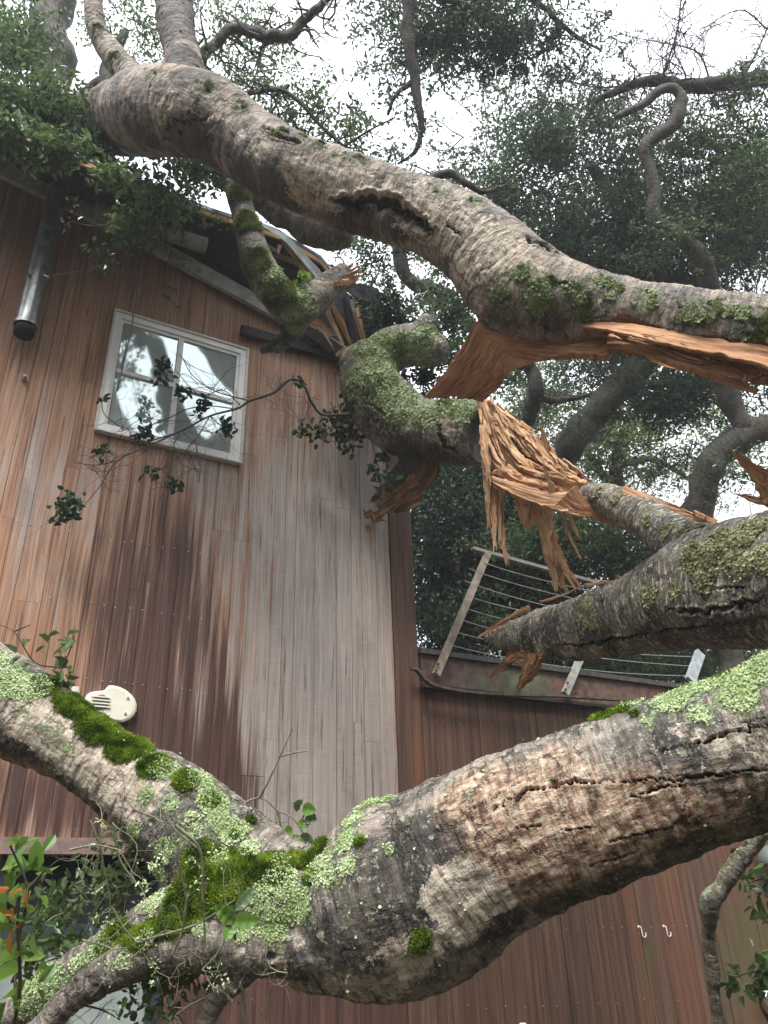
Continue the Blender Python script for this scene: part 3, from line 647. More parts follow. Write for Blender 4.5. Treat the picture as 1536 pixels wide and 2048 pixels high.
_rt = [-6.0, -3.82, -2.57, -.98, -.36, .4]; _rz = [8.05, 7.57, 7.32, 6.90, 6.68, 6.40]
def zr(t): return np.interp(t, _rt, _rz)
_ot = [-6.0, -3.8, -2.36, -1.4, -.95, -.62, -.40, -.28]; _oz = [8.1, 7.72, 7.36, 7.30, 7.20, 6.98, 6.78, 6.62]
def zo(t): return np.interp(t, _ot, _oz)
T_END = .29; T_COR = TZ(787, 1300)[0]
def smooth_blob(x, y, L):
    r = np.zeros(len(x))
    for cx, cy, rx, ry, a in L: r += a * np.exp(-(((x - cx) / rx) ** 2 + ((y - cy) / ry) ** 2))
    return r
def boards(t0, t1, zlo, zhi_fn, pitch, mat, name, parent, off, seed, kind, dz=.06, gap=.0008, joints=True):
    r = np.random.default_rng(seed); mb = MB('t', 'z', 'bid', 'grey', 'dark', 'org', 'edge'); t = t0; edges = []
    while t < t1 - .02:
        w_ = pitch * r.choice([.55, .8, 1.0, 1.1, 1.35]); e = min(t + w_, t1)
        if t1 - e < .05: e = t1
        edges.append(t); o = off + r.uniform(-.0035, .0035)
        cuts = [zlo]
        if joints and r.random() < .75: cuts.append(r.uniform(zlo + .8, zlo + 5.5))
        if joints and r.random() < .3: cuts.append(r.uniform(cuts[-1] + .8, cuts[-1] + 3))
        top = zhi_fn((t + e) / 2); cuts = [c for c in cuts if c < top - .2] + [top]
        for a, b in zip(cuts[:-1], cuts[1:]):
            bid = r.random(); oo = o + r.uniform(-.0015, .0015); nz_ = max(2, int((b - a) / dz)); zs = np.linspace(a + (.002 if a > zlo else 0), b, nz_)
            # cross-section: side, eased edge, face, eased edge, side
            ts = np.array([t + gap, t + gap, t + gap + .004, (t + e) / 2, e - gap - .004, e - gap, e - gap]); of = np.array([-.02, -.003, 0, r.uniform(-.001, .0015), 0, -.003, -.02])
            ed = np.array([1, 1, .75, 0, .75, 1, 1.0])
            zs_ = zs.copy()
            if b == top: TT = np.array([zhi_fn(q) for q in ts])
            G = np.zeros((nz_, 7, 3)); 
            for c in range(7):
                zc = zs.copy()
                if b == top: zc = a + (zs - a) * (TT[c] - a) / (top - a)
                G[:, c] = WP0 + WD * ts[c] + WN * (oo + of[c]) + ZZ * zc[:, None]
            V = G.reshape(-1, 3); i = np.arange(nz_ - 1)[:, None] * 7; j = np.arange(6)[None]
            x, y, _ = proj(V)
            if kind == 'main':
                grey = smooth_blob(x, y, [(640, 1400, 190, 450, 1.0), (560, 1700, 200, 250, .7), (700, 1000, 150, 200, .5), (480, 1000, 110, 110, .35), (150, 980, 170, 110, .28), (380, 930, 60, 60, .3), (90, 1180, 60, 90, .35), (330, 800, 60, 60, .2), (100, 880, 140, 140, .1)])
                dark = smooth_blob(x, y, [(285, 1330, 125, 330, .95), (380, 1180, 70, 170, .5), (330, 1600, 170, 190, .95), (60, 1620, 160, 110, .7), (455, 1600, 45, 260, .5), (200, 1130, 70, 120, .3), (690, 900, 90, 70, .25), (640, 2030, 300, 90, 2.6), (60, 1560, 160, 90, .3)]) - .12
            else:
                grey = smooth_blob(x, y, [(1500, 1900, 120, 260, .9), (1290, 1930, 28, 150, .8)]) - .1; dark = 0
            org = smooth_blob(x, y, [(835, 1560, 22, 200, .8), (1130, 1850, 25, 200, .5)]) if kind != 'main' else 0
            mb.add(V, [np.stack([i + j, i + j + 1, i + 7 + j + 1, i + 7 + j], -1).reshape(-1, 4)], t=np.tile(ts, nz_), z=np.repeat(zs, 7), bid=bid, grey=grey, dark=dark, org=org, edge=np.tile(ed, nz_))
        t = e
    edges.append(t1)
    return mb.build(name, mat, parent), edges
wall, _ = boards(-6.0, T_COR, -.1, lambda t: max(zr(t), zo(t) if t < -.4 else 0), .185, M_WALL, 'wall', house, 0, 11, 'main')
cb, _ = boards(T_COR + .0, T_END, -.1, lambda t: zr(t), .13, M_LOW, 'corner_board', house, .012, 5, 'low', joints=False)
sidew, _ = boards(T_END + .004, 7.5, -.1, lambda t: 3.36, .19, M_LOW, 'side_wall', house, -.03, 21, 'low', joints=False)
bk = MB(); bk.box(Q(-2.86, 3.2, -.08), WD * 3.15, WN * .05, ZZ * 3.3); bk.box(Q(3.9, 1.6, -.12), WD * 3.6, WN * .05, ZZ * 1.7)
for k in range(12):
    a, b = -6 + k * .525, -6 + (k + 1) * .525; bk.box(Q((a + b) / 2, (6.4 + min(zr(a), zr(b))) / 2, -.08), WD * .2625, WN * .05, ZZ * (min(zr(a), zr(b)) - 6.4) / 2)
bk.box(Q(-2.86, 3.1, -3.2), WD * 3.1, WN * 3.0, ZZ * 3.1)
bk.build('wall_backing', M_BLACK, house)
# nails with the row pattern of the photo
nm = MB(); c0 = Q(0, 0, 0)
nm.tube([WN * 0, WN * .006], [.0045, .004], 7); proto_me = nm.build('nail', M_NAIL, wall); cnt = 0
rn_ = np.random.default_rng(4); spots = []
for (xa, ya, xb, yb, nn) in [(25, 1040, 430, 1115, 15), (100, 1195, 425, 1241, 12), (175, 1355, 430, 1388, 11), (460, 1130, 780, 1180, 12), (480, 1255, 780, 1290, 10)]:
    for k in range(nn):
        f_ = (k + rn_.uniform(-.3, .3)) / nn; spots.append((xa + (xb - xa) * f_, ya + (yb - ya) * f_ + rn_.normal(0, 2), .0015))
for (xa, ya, xb, yb, nn) in [(825, 1434, 1000, 1453, 8), (1050, 1858, 1400, 1852, 14), (850, 2018, 1400, 2000, 14)]:
    for k in range(nn):
        f_ = (k + rn_.uniform(-.3, .3)) / nn; spots.append((xa + (xb - xa) * f_, ya + (yb - ya) * f_ + rn_.normal(0, 2), -.026))
for k, (x, y, o_) in enumerate(spots):
    o = proto_me if k == 0 else proto_me.copy()
    if k: C.objects.link(o)
    o.location = Vector(W(x, y, o_))
# window
WT0, WT1, WZ0, WZ1 = -2.665, -1.46, 5.125, 6.372
def member(mb, t0, t1, z0, z1, o0, o1): mb.box(Q((t0 + t1) / 2, (z0 + z1) / 2, (o0 + o1) / 2), WD * (t1 - t0) / 2, WN * (o1 - o0) / 2, ZZ * (z1 - z0) / 2)
win = MB(); fw_ = .056
for a, b, c, d in [(WT0, WT1, WZ1 - fw_, WZ1), (WT0, WT1, WZ0, WZ0 + fw_), (WT0, WT0 + fw_, WZ0 + fw_, WZ1 - fw_), (WT1 - fw_, WT1, WZ0 + fw_, WZ1 - fw_)]: member(win, a, b, c, d, .002, .045)
for a, b, c, d in [(WT0 + fw_, WT1 - fw_, WZ1 - fw_ - .03, WZ1 - fw_), (WT0 + fw_, WT1 - fw_, WZ0 + fw_, WZ0 + fw_ + .022), (WT0 + fw_, WT0 + fw_ + .022, WZ0 + fw_ + .022, WZ1 - fw_ - .03), (WT1 - fw_ - .03, WT1 - fw_, WZ0 + fw_ + .022, WZ1 - fw_ - .03)]: member(win, a, b, c, d, .002, .030)
window = win.build('window', M_WHITE, house)
tr = MB()
for a, b, c, d in [(WT0 - .014, WT1 + .022, WZ1, WZ1 + .022), (WT1, WT1 + .022, WZ0 - .012, WZ1), (WT0 - .014, WT1, WZ0 - .012, WZ0), (WT0 - .014, WT0, WZ0, WZ1)]: member(tr, a, b, c, d, .002, .058)
tr.build('frame', simple('window_edge_trim', (.58, .56, .52), .6, var=.15, sc=30), window)
MT, MZ = (WT0 + WT1) / 2 - .01, (WZ0 + WZ1) / 2 + .01
mu = MB(); member(mu, MT - .023, MT + .023, WZ0 + .085, WZ1 - .092, .002, .038); member(mu, WT0 + .085, MT - .0235, MZ - .019, MZ + .019, .002, .034); member(mu, MT + .0235, WT1 - .092, MZ - .019, MZ + .019, .002, .034)
mu.build('muntin', M_WHITE, window)
mp = Mat('window_glass'); pp = mp.pos()
mp.set(col=mp.ramp(mp.noise(pp, 9, 5), [(.3, (.58, .67, .66)), (.7, (.68, .76, .74))]), ro=.06, met=.60, nrm=mp.bump(mp.noise(pp, 2.2, 2), .04, .015))
for a, b, c, d in [(WT0 + .084, MT - .023, MZ + .019, WZ1 - .092), (MT + .023, WT1 - .092, MZ + .019, WZ1 - .092), (WT0 + .084, MT - .023, WZ0 + .084, MZ - .019), (MT + .023, WT1 - .092, WZ0 + .084, MZ - .019)]:
    pn = MB(); member(pn, a, b, c, d, .004, .012); pn.build('pane', mp.m, window)
# frieze board along the rake, soffit, outer roof edge and its broken corner
def strip(mb, pts, off0, off1, zlo, zhi):
    for (t0, z0), (t1, z1) in zip(pts[:-1], pts[1:]):
        a = [Q(t0, z0 + zlo, off0), Q(t1, z1 + zlo, off0), Q(t1, z1 + zlo, off1), Q(t0, z0 + zlo, off1), Q(t0, z0 + zhi, off0), Q(t1, z1 + zhi, off0), Q(t1, z1 + zhi, off1), Q(t0, z0 + zhi, off1)]
        mb.add(a, [np.array([[0, 1, 2, 3], [7, 6, 5, 4], [0, 4, 5, 1], [1, 5, 6, 2], [2, 6, 7, 3], [3, 7, 4, 0]])])
tt = np.linspace(-6, -.40, 15)
m = MB(); strip(m, [(t, zr(t)) for t in tt], .05, .10, -.12, .05); m.build('frieze_board', simple('pale_frieze_wood', (.42, .40, .36), .8, var=.35, sc=9, bump=.5), house)
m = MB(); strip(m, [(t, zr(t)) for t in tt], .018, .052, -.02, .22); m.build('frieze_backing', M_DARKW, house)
OE = [(-420, 90, 1.0), (-200, 175, 1.0), (0, 262, 1.0), (130, 318, 1.0), (200, 350, 1.0), (350, 412, .95), (385, 424, .80), (420, 436, .60), (455, 447, .52), (560, 482, .5), (640, 530, .5), (664, 560, .48)]
oe = [TZ(x, y, o) + (o,) for x, y, o in OE]
def eave(mb, lo, hi, o0, o1):            # a strip that follows the outer edge
    for (t0, z0, p0_), (t1, z1, p1_) in zip(oe[:-1], oe[1:]):
        a = [Q(t0, z0 + lo, p0_ + o0), Q(t1, z1 + lo, p1_ + o0), Q(t1, z1 + lo, p1_ + o1), Q(t0, z0 + lo, p0_ + o1), Q(t0, z0 + hi, p0_ + o0), Q(t1, z1 + hi, p1_ + o0), Q(t1, z1 + hi, p1_ + o1), Q(t0, z0 + hi, p0_ + o1)]
        mb.add(a, [np.array([[0, 1, 2, 3], [7, 6, 5, 4], [0, 4, 5, 1], [1, 5, 6, 2], [2, 6, 7, 3], [3, 7, 4, 0]])])
def zin(t): return max(zr(t), zo(t)) + .02
def roof_sheet(mb, d0, d1, back):
    for (t0, z0, p0_), (t1, z1, p1_) in zip(oe[:-1], oe[1:]):
        P_ = [Q(t0, z0 + d0, p0_ - .002), Q(t1, z1 + d0, p1_ - .002), Q(t1, zin(t1) + d0, 0), Q(t0, zin(t0) + d0, 0), Q(t1, zin(t1) + d0 + 1.0, -6), Q(t0, zin(t0) + d0 + 1.0, -6)]
        V = P_ + [p_ + ZZ * (d1 - d0) for p_ in P_]
        mb.add(V, [np.array([[0, 1, 2, 3], [3, 2, 4, 5], [9, 8, 7, 6], [11, 10, 8, 9], [0, 6, 7, 1], [1, 7, 8, 2], [2, 8, 10, 4], [5, 4, 10, 11], [0, 3, 9, 6], [3, 5, 11, 9]])])
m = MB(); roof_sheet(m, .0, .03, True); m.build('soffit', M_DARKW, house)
roof = MB(); roof_sheet(roof, .10, .14, True); roof = roof.build('roof', M_FELT, house)
m = MB(); eave(m, .0, .06, 0, .022); m.build('rake_edge', M_TAN, roof)
m = MB(); eave(m, .061, .10, 0, .03); m.build('flashing', M_FLASH, roof)
m = MB(); m.tube([W(190, 420, .5), W(412, 492, .5)], [.072, .072], 14); m.build('outlooker', M_TRIM, house, True)
def wbar(name, a, b, w_, h_, mat, side=WN, par=house):
    m = MB(); m.bar(W(*a), W(*b), side, h_, w_, ); return m.build(name, mat, par)
wbar('trim_board', (470, 462, .5), (560, 505, .45), .04, .02, M_TRIM)
wbar('trim_board', (530, 500, .42), (630, 541, .40), .06, .02, M_TRIM)
m = MB()
for (ax, ay, bx, by, o0) in [(482, 660, 700, 722, .03)]: m.bar(W(ax, ay, o0 + .03), W(bx, by, o0 + .03), WN, .05, .10)
m.build('ledger_board', M_DARKW, house)
def slab(name, pts, th, mat, par=house):
    p = np.array([W(*q) for q in pts]); nrm = np.cross(p[1] - p[0], p[2] - p[0]); nrm /= np.linalg.norm(nrm)
    k = len(p); m = MB(); V = np.vstack([p + nrm * th / 2, p - nrm * th / 2])
    fs = [np.array([list(range(k))]), np.array([list(range(2 * k - 1, k - 1, -1))])] + [np.array([[i, i + k, (i + 1) % k + k, (i + 1) % k]]) for i in range(k)]
    m.add(V, fs); return m.build(name, mat, par)
# broken corner: bent roof edge, cracked rafters, felt and splinters
slab('bent_flashing', [(505, 438, .56), (560, 460, .60), (575, 470, .60), (640, 540, .56), (664, 592, .5), (640, 572, .5), (572, 484, .58)], .02, simple('bent_metal_edge', (.36, .38, .38), .4, met=.4, var=.3, sc=10), roof)
slab('bent_flashing', [(560, 478, .545), (575, 480, .545), (640, 560, .5), (655, 600, .48), (640, 592, .48), (600, 535, .5)], .03, M_TAN, roof)
slab('shingle', [(690, 562, .35), (755, 578, .35), (768, 602, .3), (735, 600, .3), (705, 590, .3)], .025, M_FELT, roof)
slab('shingle', [(700, 595, .3), (760, 603, .25), (778, 640, .2), (775, 680, .15), (735, 690, .1), (715, 640, .2)], .03, M_FELT, roof)
for k_, pts_ in enumerate([[(700, 598, .42), (735, 612, .38), (748, 624, .34), (728, 622, .34), (706, 610, .38)], [(712, 618, .4), (740, 626, .36), (764, 646, .30), (742, 644, .30)], [(716, 566, .44), (748, 574, .42), (756, 584, .4), (724, 580, .4)]]):
    slab('shingle', pts_, .012, simple('shingle_grey_' + 'abc'[k_], (.07, .075, .085), .55, var=.5, sc=18, bump=.6), roof)
slab('broken_sheathing', [(706, 600, .34), (738, 622, .30), (742, 636, .28), (718, 630, .3)], .02, M_TAN, roof)
wbar('broken_rafter', (692, 596, .38), (705, 690, .18), .075, .05, simple('blue_black_rafter', (.035, .05, .085), .5, var=.4, sc=9), WD, roof)
wbar('broken_rafter', (700, 600, .42), (732, 694, .22), .055, .045, simple('grey_rafter', (.33, .33, .29), .7, var=.35, sc=18, bump=.5), WD, roof)
wbar('broken_rafter', (640, 570, .45), (700, 690, .25), .06, .05, WOOD_D, WD, roof)
wbar('broken_rafter', (622, 540, .46), (672, 640, .3), .05, .04, M_TRIM, WD, roof)
wbar('broken_rafter', (600, 652, .12), (690, 712, .12), .16, .04, simple('dark_trim', (.05, .045, .04), .8, var=.4), WN, roof)  # trim board in a near-black tone
sh = MB('u', 'v', 'k')
for s_, (a, b, w_) in enumerate([((640, 590, .46), (690, 700, .3), .05), ((655, 600, .44), (702, 690, .3), .035), ((618, 640, .3), (672, 672, .25), .10), ((640, 655, .28), (668, 700, .25), .03), ((704, 602, .42), (726, 690, .3), .03), ((715, 605, .4), (762, 645, .36), .02), ((705, 595, .45), (765, 648, .3), .015), ((712, 612, .42), (735, 700, .3), .04), ((590, 500, .5), (604, 516, .5), .03), ((560, 490, .5), (556, 508, .5), .04), ((690, 705, .3), (720, 715, .4), .04), ((672, 712, .3), (706, 690, .35), .03), ((640, 560, .53), (645, 592, .5), .018), ((642, 590, .52), (648, 560, .52), .012), ((585, 486, .52), (575, 512, .46), .03)]):
    shard(sh, W(*a), W(*b), w_, .012, 100 + s_)
tag(sh.build('splinters', WOOD, roof), kind='stuff')
slab('roof_void', [(585, 520, .04), (640, 545, .04), (700, 592, .04), (770, 640, .0), (775, 700, .0), (720, 720, .0), (680, 700, .02), (600, 650, .04), (575, 600, .04)], .03, M_BLACK, roof)  # black slab painted as the dark roof interior behind the break
slab('torn_felt', [(664, 556, .47), (706, 572, .4), (752, 590, .3), (770, 612, .25), (776, 650, .2), (760, 634, .22), (742, 606, .3), (706, 592, .38)], .015, M_FELT, roof)
# lower window under its sill, by the foreground limb
lw = MB(); z0, z1 = .75, 1.96; ta, tb = -2.78, -1.75
for a, b, c, d in [(ta, tb, 1.50, 1.58), (ta, ta + .07, z0, z1), (tb - .07, tb, z0, z1), (-2.36, -2.28, z0, 1.499), (ta + .07, tb - .07, z0, z0 + .07)]: member(lw, a, b, c, d, .003, .05)
lwin = lw.build('lower_window', M_NAVY, house)
m = MB(); member(m, ta - .15, tb + .2, 1.965, 2.06, .004, .14); m.build('sill', simple('weathered_sill', (.22, .15, .13), .6, var=.3, sc=14), lwin)
m = MB(); member(m, ta + .071, tb - .071, 1.585, 1.96, .001, .006); m.build('dark_panel', M_BLACK, lwin)  # black sheet stands in for the unlit space under the sill
for a, b in [(ta + .071, -2.361), (-2.279, tb - .071)]:
    m = MB(); member(m, a, b, z0 + .071, 1.499, .001, .007); m.build('pane', mp.m, lwin)
# deck edge over the lower wall
M_FASC = Mat('deck_fascia_wood'); pf = M_FASC.pos()
M_FASC.set(col=M_FASC.mix(M_FASC.sm(M_FASC.noise(pf, 1.1, 4), .42, .58), M_FASC.ramp(M_FASC.noise(pf, 14, 5), [(.35, (.05, .025, .02)), (.65, (.15, .075, .055))]), M_FASC.ramp(M_FASC.noise(pf, 9, 5), [(.35, (.045, .05, .025)), (.65, (.12, .125, .07))])), ro=.7, nrm=M_FASC.bump(M_FASC.noise(pf, 40, 4), .3, .005))
m = MB(); member(m, T_END + .02, 7.4, 3.345, 3.61, -.02, .02); deck = m.build('deck_fascia', M_FASC.m, house)
m = MB(); member(m, T_END + .005, 7.4, 3.612, 3.66, -.06, .055); m.build('deck_cap', simple('dark_cap', (.05, .045, .04), .6, var=.5, sc=14), deck)
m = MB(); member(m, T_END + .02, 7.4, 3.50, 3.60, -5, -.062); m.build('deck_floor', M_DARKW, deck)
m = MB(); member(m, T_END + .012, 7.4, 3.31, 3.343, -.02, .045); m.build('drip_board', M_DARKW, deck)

rail = empty('deck_railing', tuple(W(872, 1345, .06))); tag(rail, 'leaning deck railing of grey posts and sagging horizontal wires', 'railing')
def rbar(name, a, b, w_, h_, mat, side=WD):
    m = MB(); m.bar(W(*a), W(*b), side, w_, h_); return m.build(name, mat, rail)
rbar('post', (872, 1350, .085), (976, 1106, .02), .065, .04, M_RUST)
rbar('post', (1130, 1388, .085), (1172, 1290, .03), .07, .04, simple('grey_post', (.27, .27, .24), .7, var=.35, sc=16, bump=.4))
rbar('post', (1380, 1362, .085), (1400, 1306, .03), .11, .05, simple('pale_post', (.33, .36, .38), .6, var=.3, sc=16, bump=.4))
rbar('top_rail', (944, 1097, .0), (1200, 1168, .0), .035, .05, M_TRIM, ZZ)
p = spline(np.array([W(822, 1338, .12), W(834, 1340, .12), W(850, 1360, .12), W(878, 1374, .12), W(950, 1386, .12), W(1040, 1391, .12), W(1130, 1393, .12), W(1300, 1404, .12), W(1500, 1418, .12)]), .03)
m = MB()
for a, b in zip(p[:-1], p[1:]): m.bar(a - (b - a) * .02, b, WN, .05, .02)
m.build('curved_flat_bar', M_BAR, rail)
LE = [(973, 1132), (961, 1153), (951, 1177), (939, 1199), (928, 1221), (917, 1243), (904, 1268), (892, 1293)]
for k, (x, y) in enumerate(LE):
    a, b = W(x - (22 if k in (1, 2) else 3), y - (10 if k in (1, 2) else 1), .055), W(1392, 1216 + k * 19.5, .0); q_ = np.linspace(0, 1, 26)[:, None]
    pts = a + (b - a) * q_ - ZZ * (np.sin(q_ * math.pi) * (.05 + .02 * (k % 3)) + np.exp(-q_ * 14) * -.03)
    m = MB(); m.tube(pts, np.full(26, .0040), 6, False); m.build('wire', M_WIRE, rail, True)
for (x, y) in [(876, 1328), (872, 1341), (1135, 1366), (1131, 1379)]:
    m = MB(); c_ = W(x, y, .115); m.tube([c_, c_ + WN * .012], [.014, .011], 8); m.build('bolt', M_BAR, rail)

# ---------------------------------------------------------------- small things on the wall
vp = empty('vent_pipe', tuple(W(45, 680, .14))); tag(vp, 'galvanised metal vent pipe running down under the eaves beside the window', 'pipe')
a, b = np.array(Q(-3.33, 7.62, .16)), np.array(Q(-3.33, 5.86, .16))
m = MB(); m.tube([a, a + (b - a) * .5, a + (b - a) * .55, b], [.082, .082, .086, .086], 24, False); m.build('duct', M_STEEL, vp, True)
m = MB(); m.tube([b + ZZ * .012, b - ZZ * .02], [.094, .091], 24, False); m.build('collar', M_STEEL, vp, True)
m = MB(); m.tube([b - ZZ * .02, b - ZZ * .10], [.078, .074], 24); m.build('elbow_mouth', M_BLACK, vp, True)
m = MB(); member(m, -3.345, -3.315, 6.75, 6.79, .0, .09); m.build('strap', M_STEEL, vp)

vc = empty('vent_cover', tuple(W(225, 1440, .03))); tag(vc, 'cracked cream plastic vent cover mounted on the dark boards above green moss', 'vent cover')
O_ = [(217, 1371), (228, 1371), (240, 1374), (252, 1380), (262, 1388), (270, 1398), (274, 1410), (273, 1422), (268, 1432), (259, 1440), (247, 1445), (233, 1444), (218, 1440), (203, 1434), (194, 1429), (190, 1420), (182, 1414), (169, 1412), (168, 1400), (174, 1389), (182, 1384), (196, 1382), (208, 1381)]
cxy = np.mean(O_, 0); m = MB(); kk = len(O_); V = []
for o_, s_ in ((.0, 1.0), (.045, 1.0), (.062, .95), (.068, .86)): V += [W(*(cxy + (np.array(q) - cxy) * s_), o_) for q in O_]
fs = [np.array([[r_ * kk + i, r_ * kk + (i + 1) % kk, (r_ + 1) * kk + (i + 1) % kk, (r_ + 1) * kk + i] for i in range(kk)]) for r_ in range(3)] + [np.array([[3 * kk + i for i in range(kk)]])]
m.add(V, fs); m.build('cover', M_CREAM, vc)
def disc(name, x, y, o_, r_, h_, mat, par, n_=20):
    m = MB(); c_ = W(x, y, o_); m.tube([c_, c_ + WN * h_], [r_, r_ * .93], n_); return m.build(name, mat, par)
gr = disc('grille_hole', 202, 1405, .068, .055, .004, simple('vent_shadow_grey', (.12, .115, .10), .8), vc)
for k in (-1, 0, 1, 2):
    m = MB(); c_ = W(202, 1400 + k * 6.5, .076); m.bar(c_ - WD * .062, c_ + WD * .062, ZZ, .009, .008); m.build('slat', M_CREAM, vc)
for (x, y) in ((256, 1396), (251, 1427)):
    s_ = disc('screw_boss', x, y, .068, .012, .006, M_CREAM, vc, 12); disc('screw', x, y - .5, .0745, .006, .003, M_BLACK, s_, 8)
sb = MB(); O2 = [(143, 1376), (148, 1371), (158, 1374), (159, 1385), (155, 1404), (148, 1404), (142, 1384)]; kk = len(O2)
sb.add([W(*q, .0) for q in O2] + [W(*q, .02) for q in O2], [np.array([[i, (i + 1) % kk, (i + 1) % kk + kk, i + kk] for i in range(kk)]), np.array([[kk + i for i in range(kk)]])])
tag(sb.build('bracket', simple('white_bracket_plastic', (.62, .6, .56), .5)), 'small pale bracket plate on the wall beside the vent cover', 'bracket')
m = MB(); c_ = W(48, 760, .0); m.tube([c_, c_ + WN * .05], [.022, .02], 6); m.tube([c_ + WN * .05, c_ + WN * .07], [.014, .012], 6)
tag(m.build('bolt', simple('weathered_bolt', (.34, .32, .30), .5, met=.4)), 'grey hexagonal bolt stub in the boards below the vent pipe', 'bolt')
p = spline(np.array([W(286, 480, .10), W(280, 540, .10), W(270, 610, .10), W(258, 680, .09), W(244, 740, .08), W(235, 782, .07)]), .03)
m = MB(); m.tube(p, np.full(len(p), .006), 6); m.tube(spline(np.array([W(290, 482, .12), W(288, 500, .12), W(284, 524, .12)]), .02), .005, 5)
tag(m.build('cable', simple('grey_cable', (.16, .15, .145), .6), None, True), 'thin grey cable dangling from the eaves across the window', 'cable')
for k, (x, y, lb) in enumerate([(1277, 1854, 'white screw hook in the dark boards, the one above the pale green streak'), (1327, 1853, 'white screw hook in the dark boards, the one nearer the hanging stick')]):
    th = np.linspace(-.2, 3.6, 12); c_ = W(x, y, -.03); pts = [c_, c_ + WN * .025, c_ + WN * .03 - ZZ * .03] + [c_ + WN * .03 - ZZ * .055 + WD * (.022 - .022 * math.cos(t_)) - ZZ * (.024 * math.sin(t_)) for t_ in th]
    m = MB(); pp_ = spline(np.array(pts), .006); m.tube(pp_, np.full(len(pp_), .0045), 6); m.tube([c_, c_ + WN * .004], [.013, .013], 8)
    tag(m.build('screw_hook', simple('white_enamel', (.75, .75, .72), .3, var=.05), None, True), lb, 'hook', 'hooks screwed into the lower wall')
lp = empty('wall_lamp', tuple(W(1530, 2040, -.02))); tag(lp, 'chrome rimmed round glass wall lamp at the lower corner of the boards', 'lamp')
c_ = W(1538, 2002, -.02); m = MB(); m.tube([c_, c_ + WN * .05, c_ + WN * .07, c_ + WN * .072], [.13, .128, .115, .10], 32); m.build('rim', M_CHROME, lp, True)
gl = Mat('lamp_glass'); gl.set(col=(.35, .36, .36), ro=.08, met=.3, spec=.8); m = MB(); m.tube([c_ + WN * .07, c_ + WN * .10, c_ + WN * .12, c_ + WN * .128], [.098, .085, .05, .004], 28); m.build('lens', gl.m, lp, True)
fl = empty('flood_lamp', tuple(W(1528, 1740, .1))); tag(fl, 'grey round flood lamp shade tucked under the big trunk by the hanging stick', 'lamp')
c_ = W(1536, 1706, .12); m = MB(); m.tube([c_ - WD * .02 + ZZ * .06, c_ + ZZ * .02, c_ - ZZ * .05 + WD * .01, c_ - ZZ * .10 + WD * .02], [.03, .10, .13, .135], 26); m.build('shade', simple('painted_lamp_grey', (.12, .14, .13), .4, var=.2), fl, True)
m = MB(); m.tube([c_ + ZZ * .05, c_ - WN * .16 + ZZ * .07], [.018, .018], 10); m.build('arm', M_BLACK, fl, True)
c_ = W(1474, 1702, .03); m = MB(); m.tube([c_ - WN * .05, c_ + WN * .03], [.03, .028], 12); m.tube([c_ + WN * .03, c_ + WN * .035], [.02, .018], 12)
tag(m.build('junction_knob', simple('black_gloss', (.02, .02, .022), .15, spec=.8), None, True), 'small glossy black knob on the wall next to the grey flood lamp', 'knob')
c_ = W(1046, 2052, .05); m = MB(); m.tube([c_ - ZZ * .12, c_ - ZZ * .01, c_, c_ + ZZ * .02], [.06, .055, .045, .02], 18)
tag(m.build('lamp_cap', M_CREAM, None, True), 'cream cap of a small fixture at the bottom edge of the side wall', 'lamp cap')

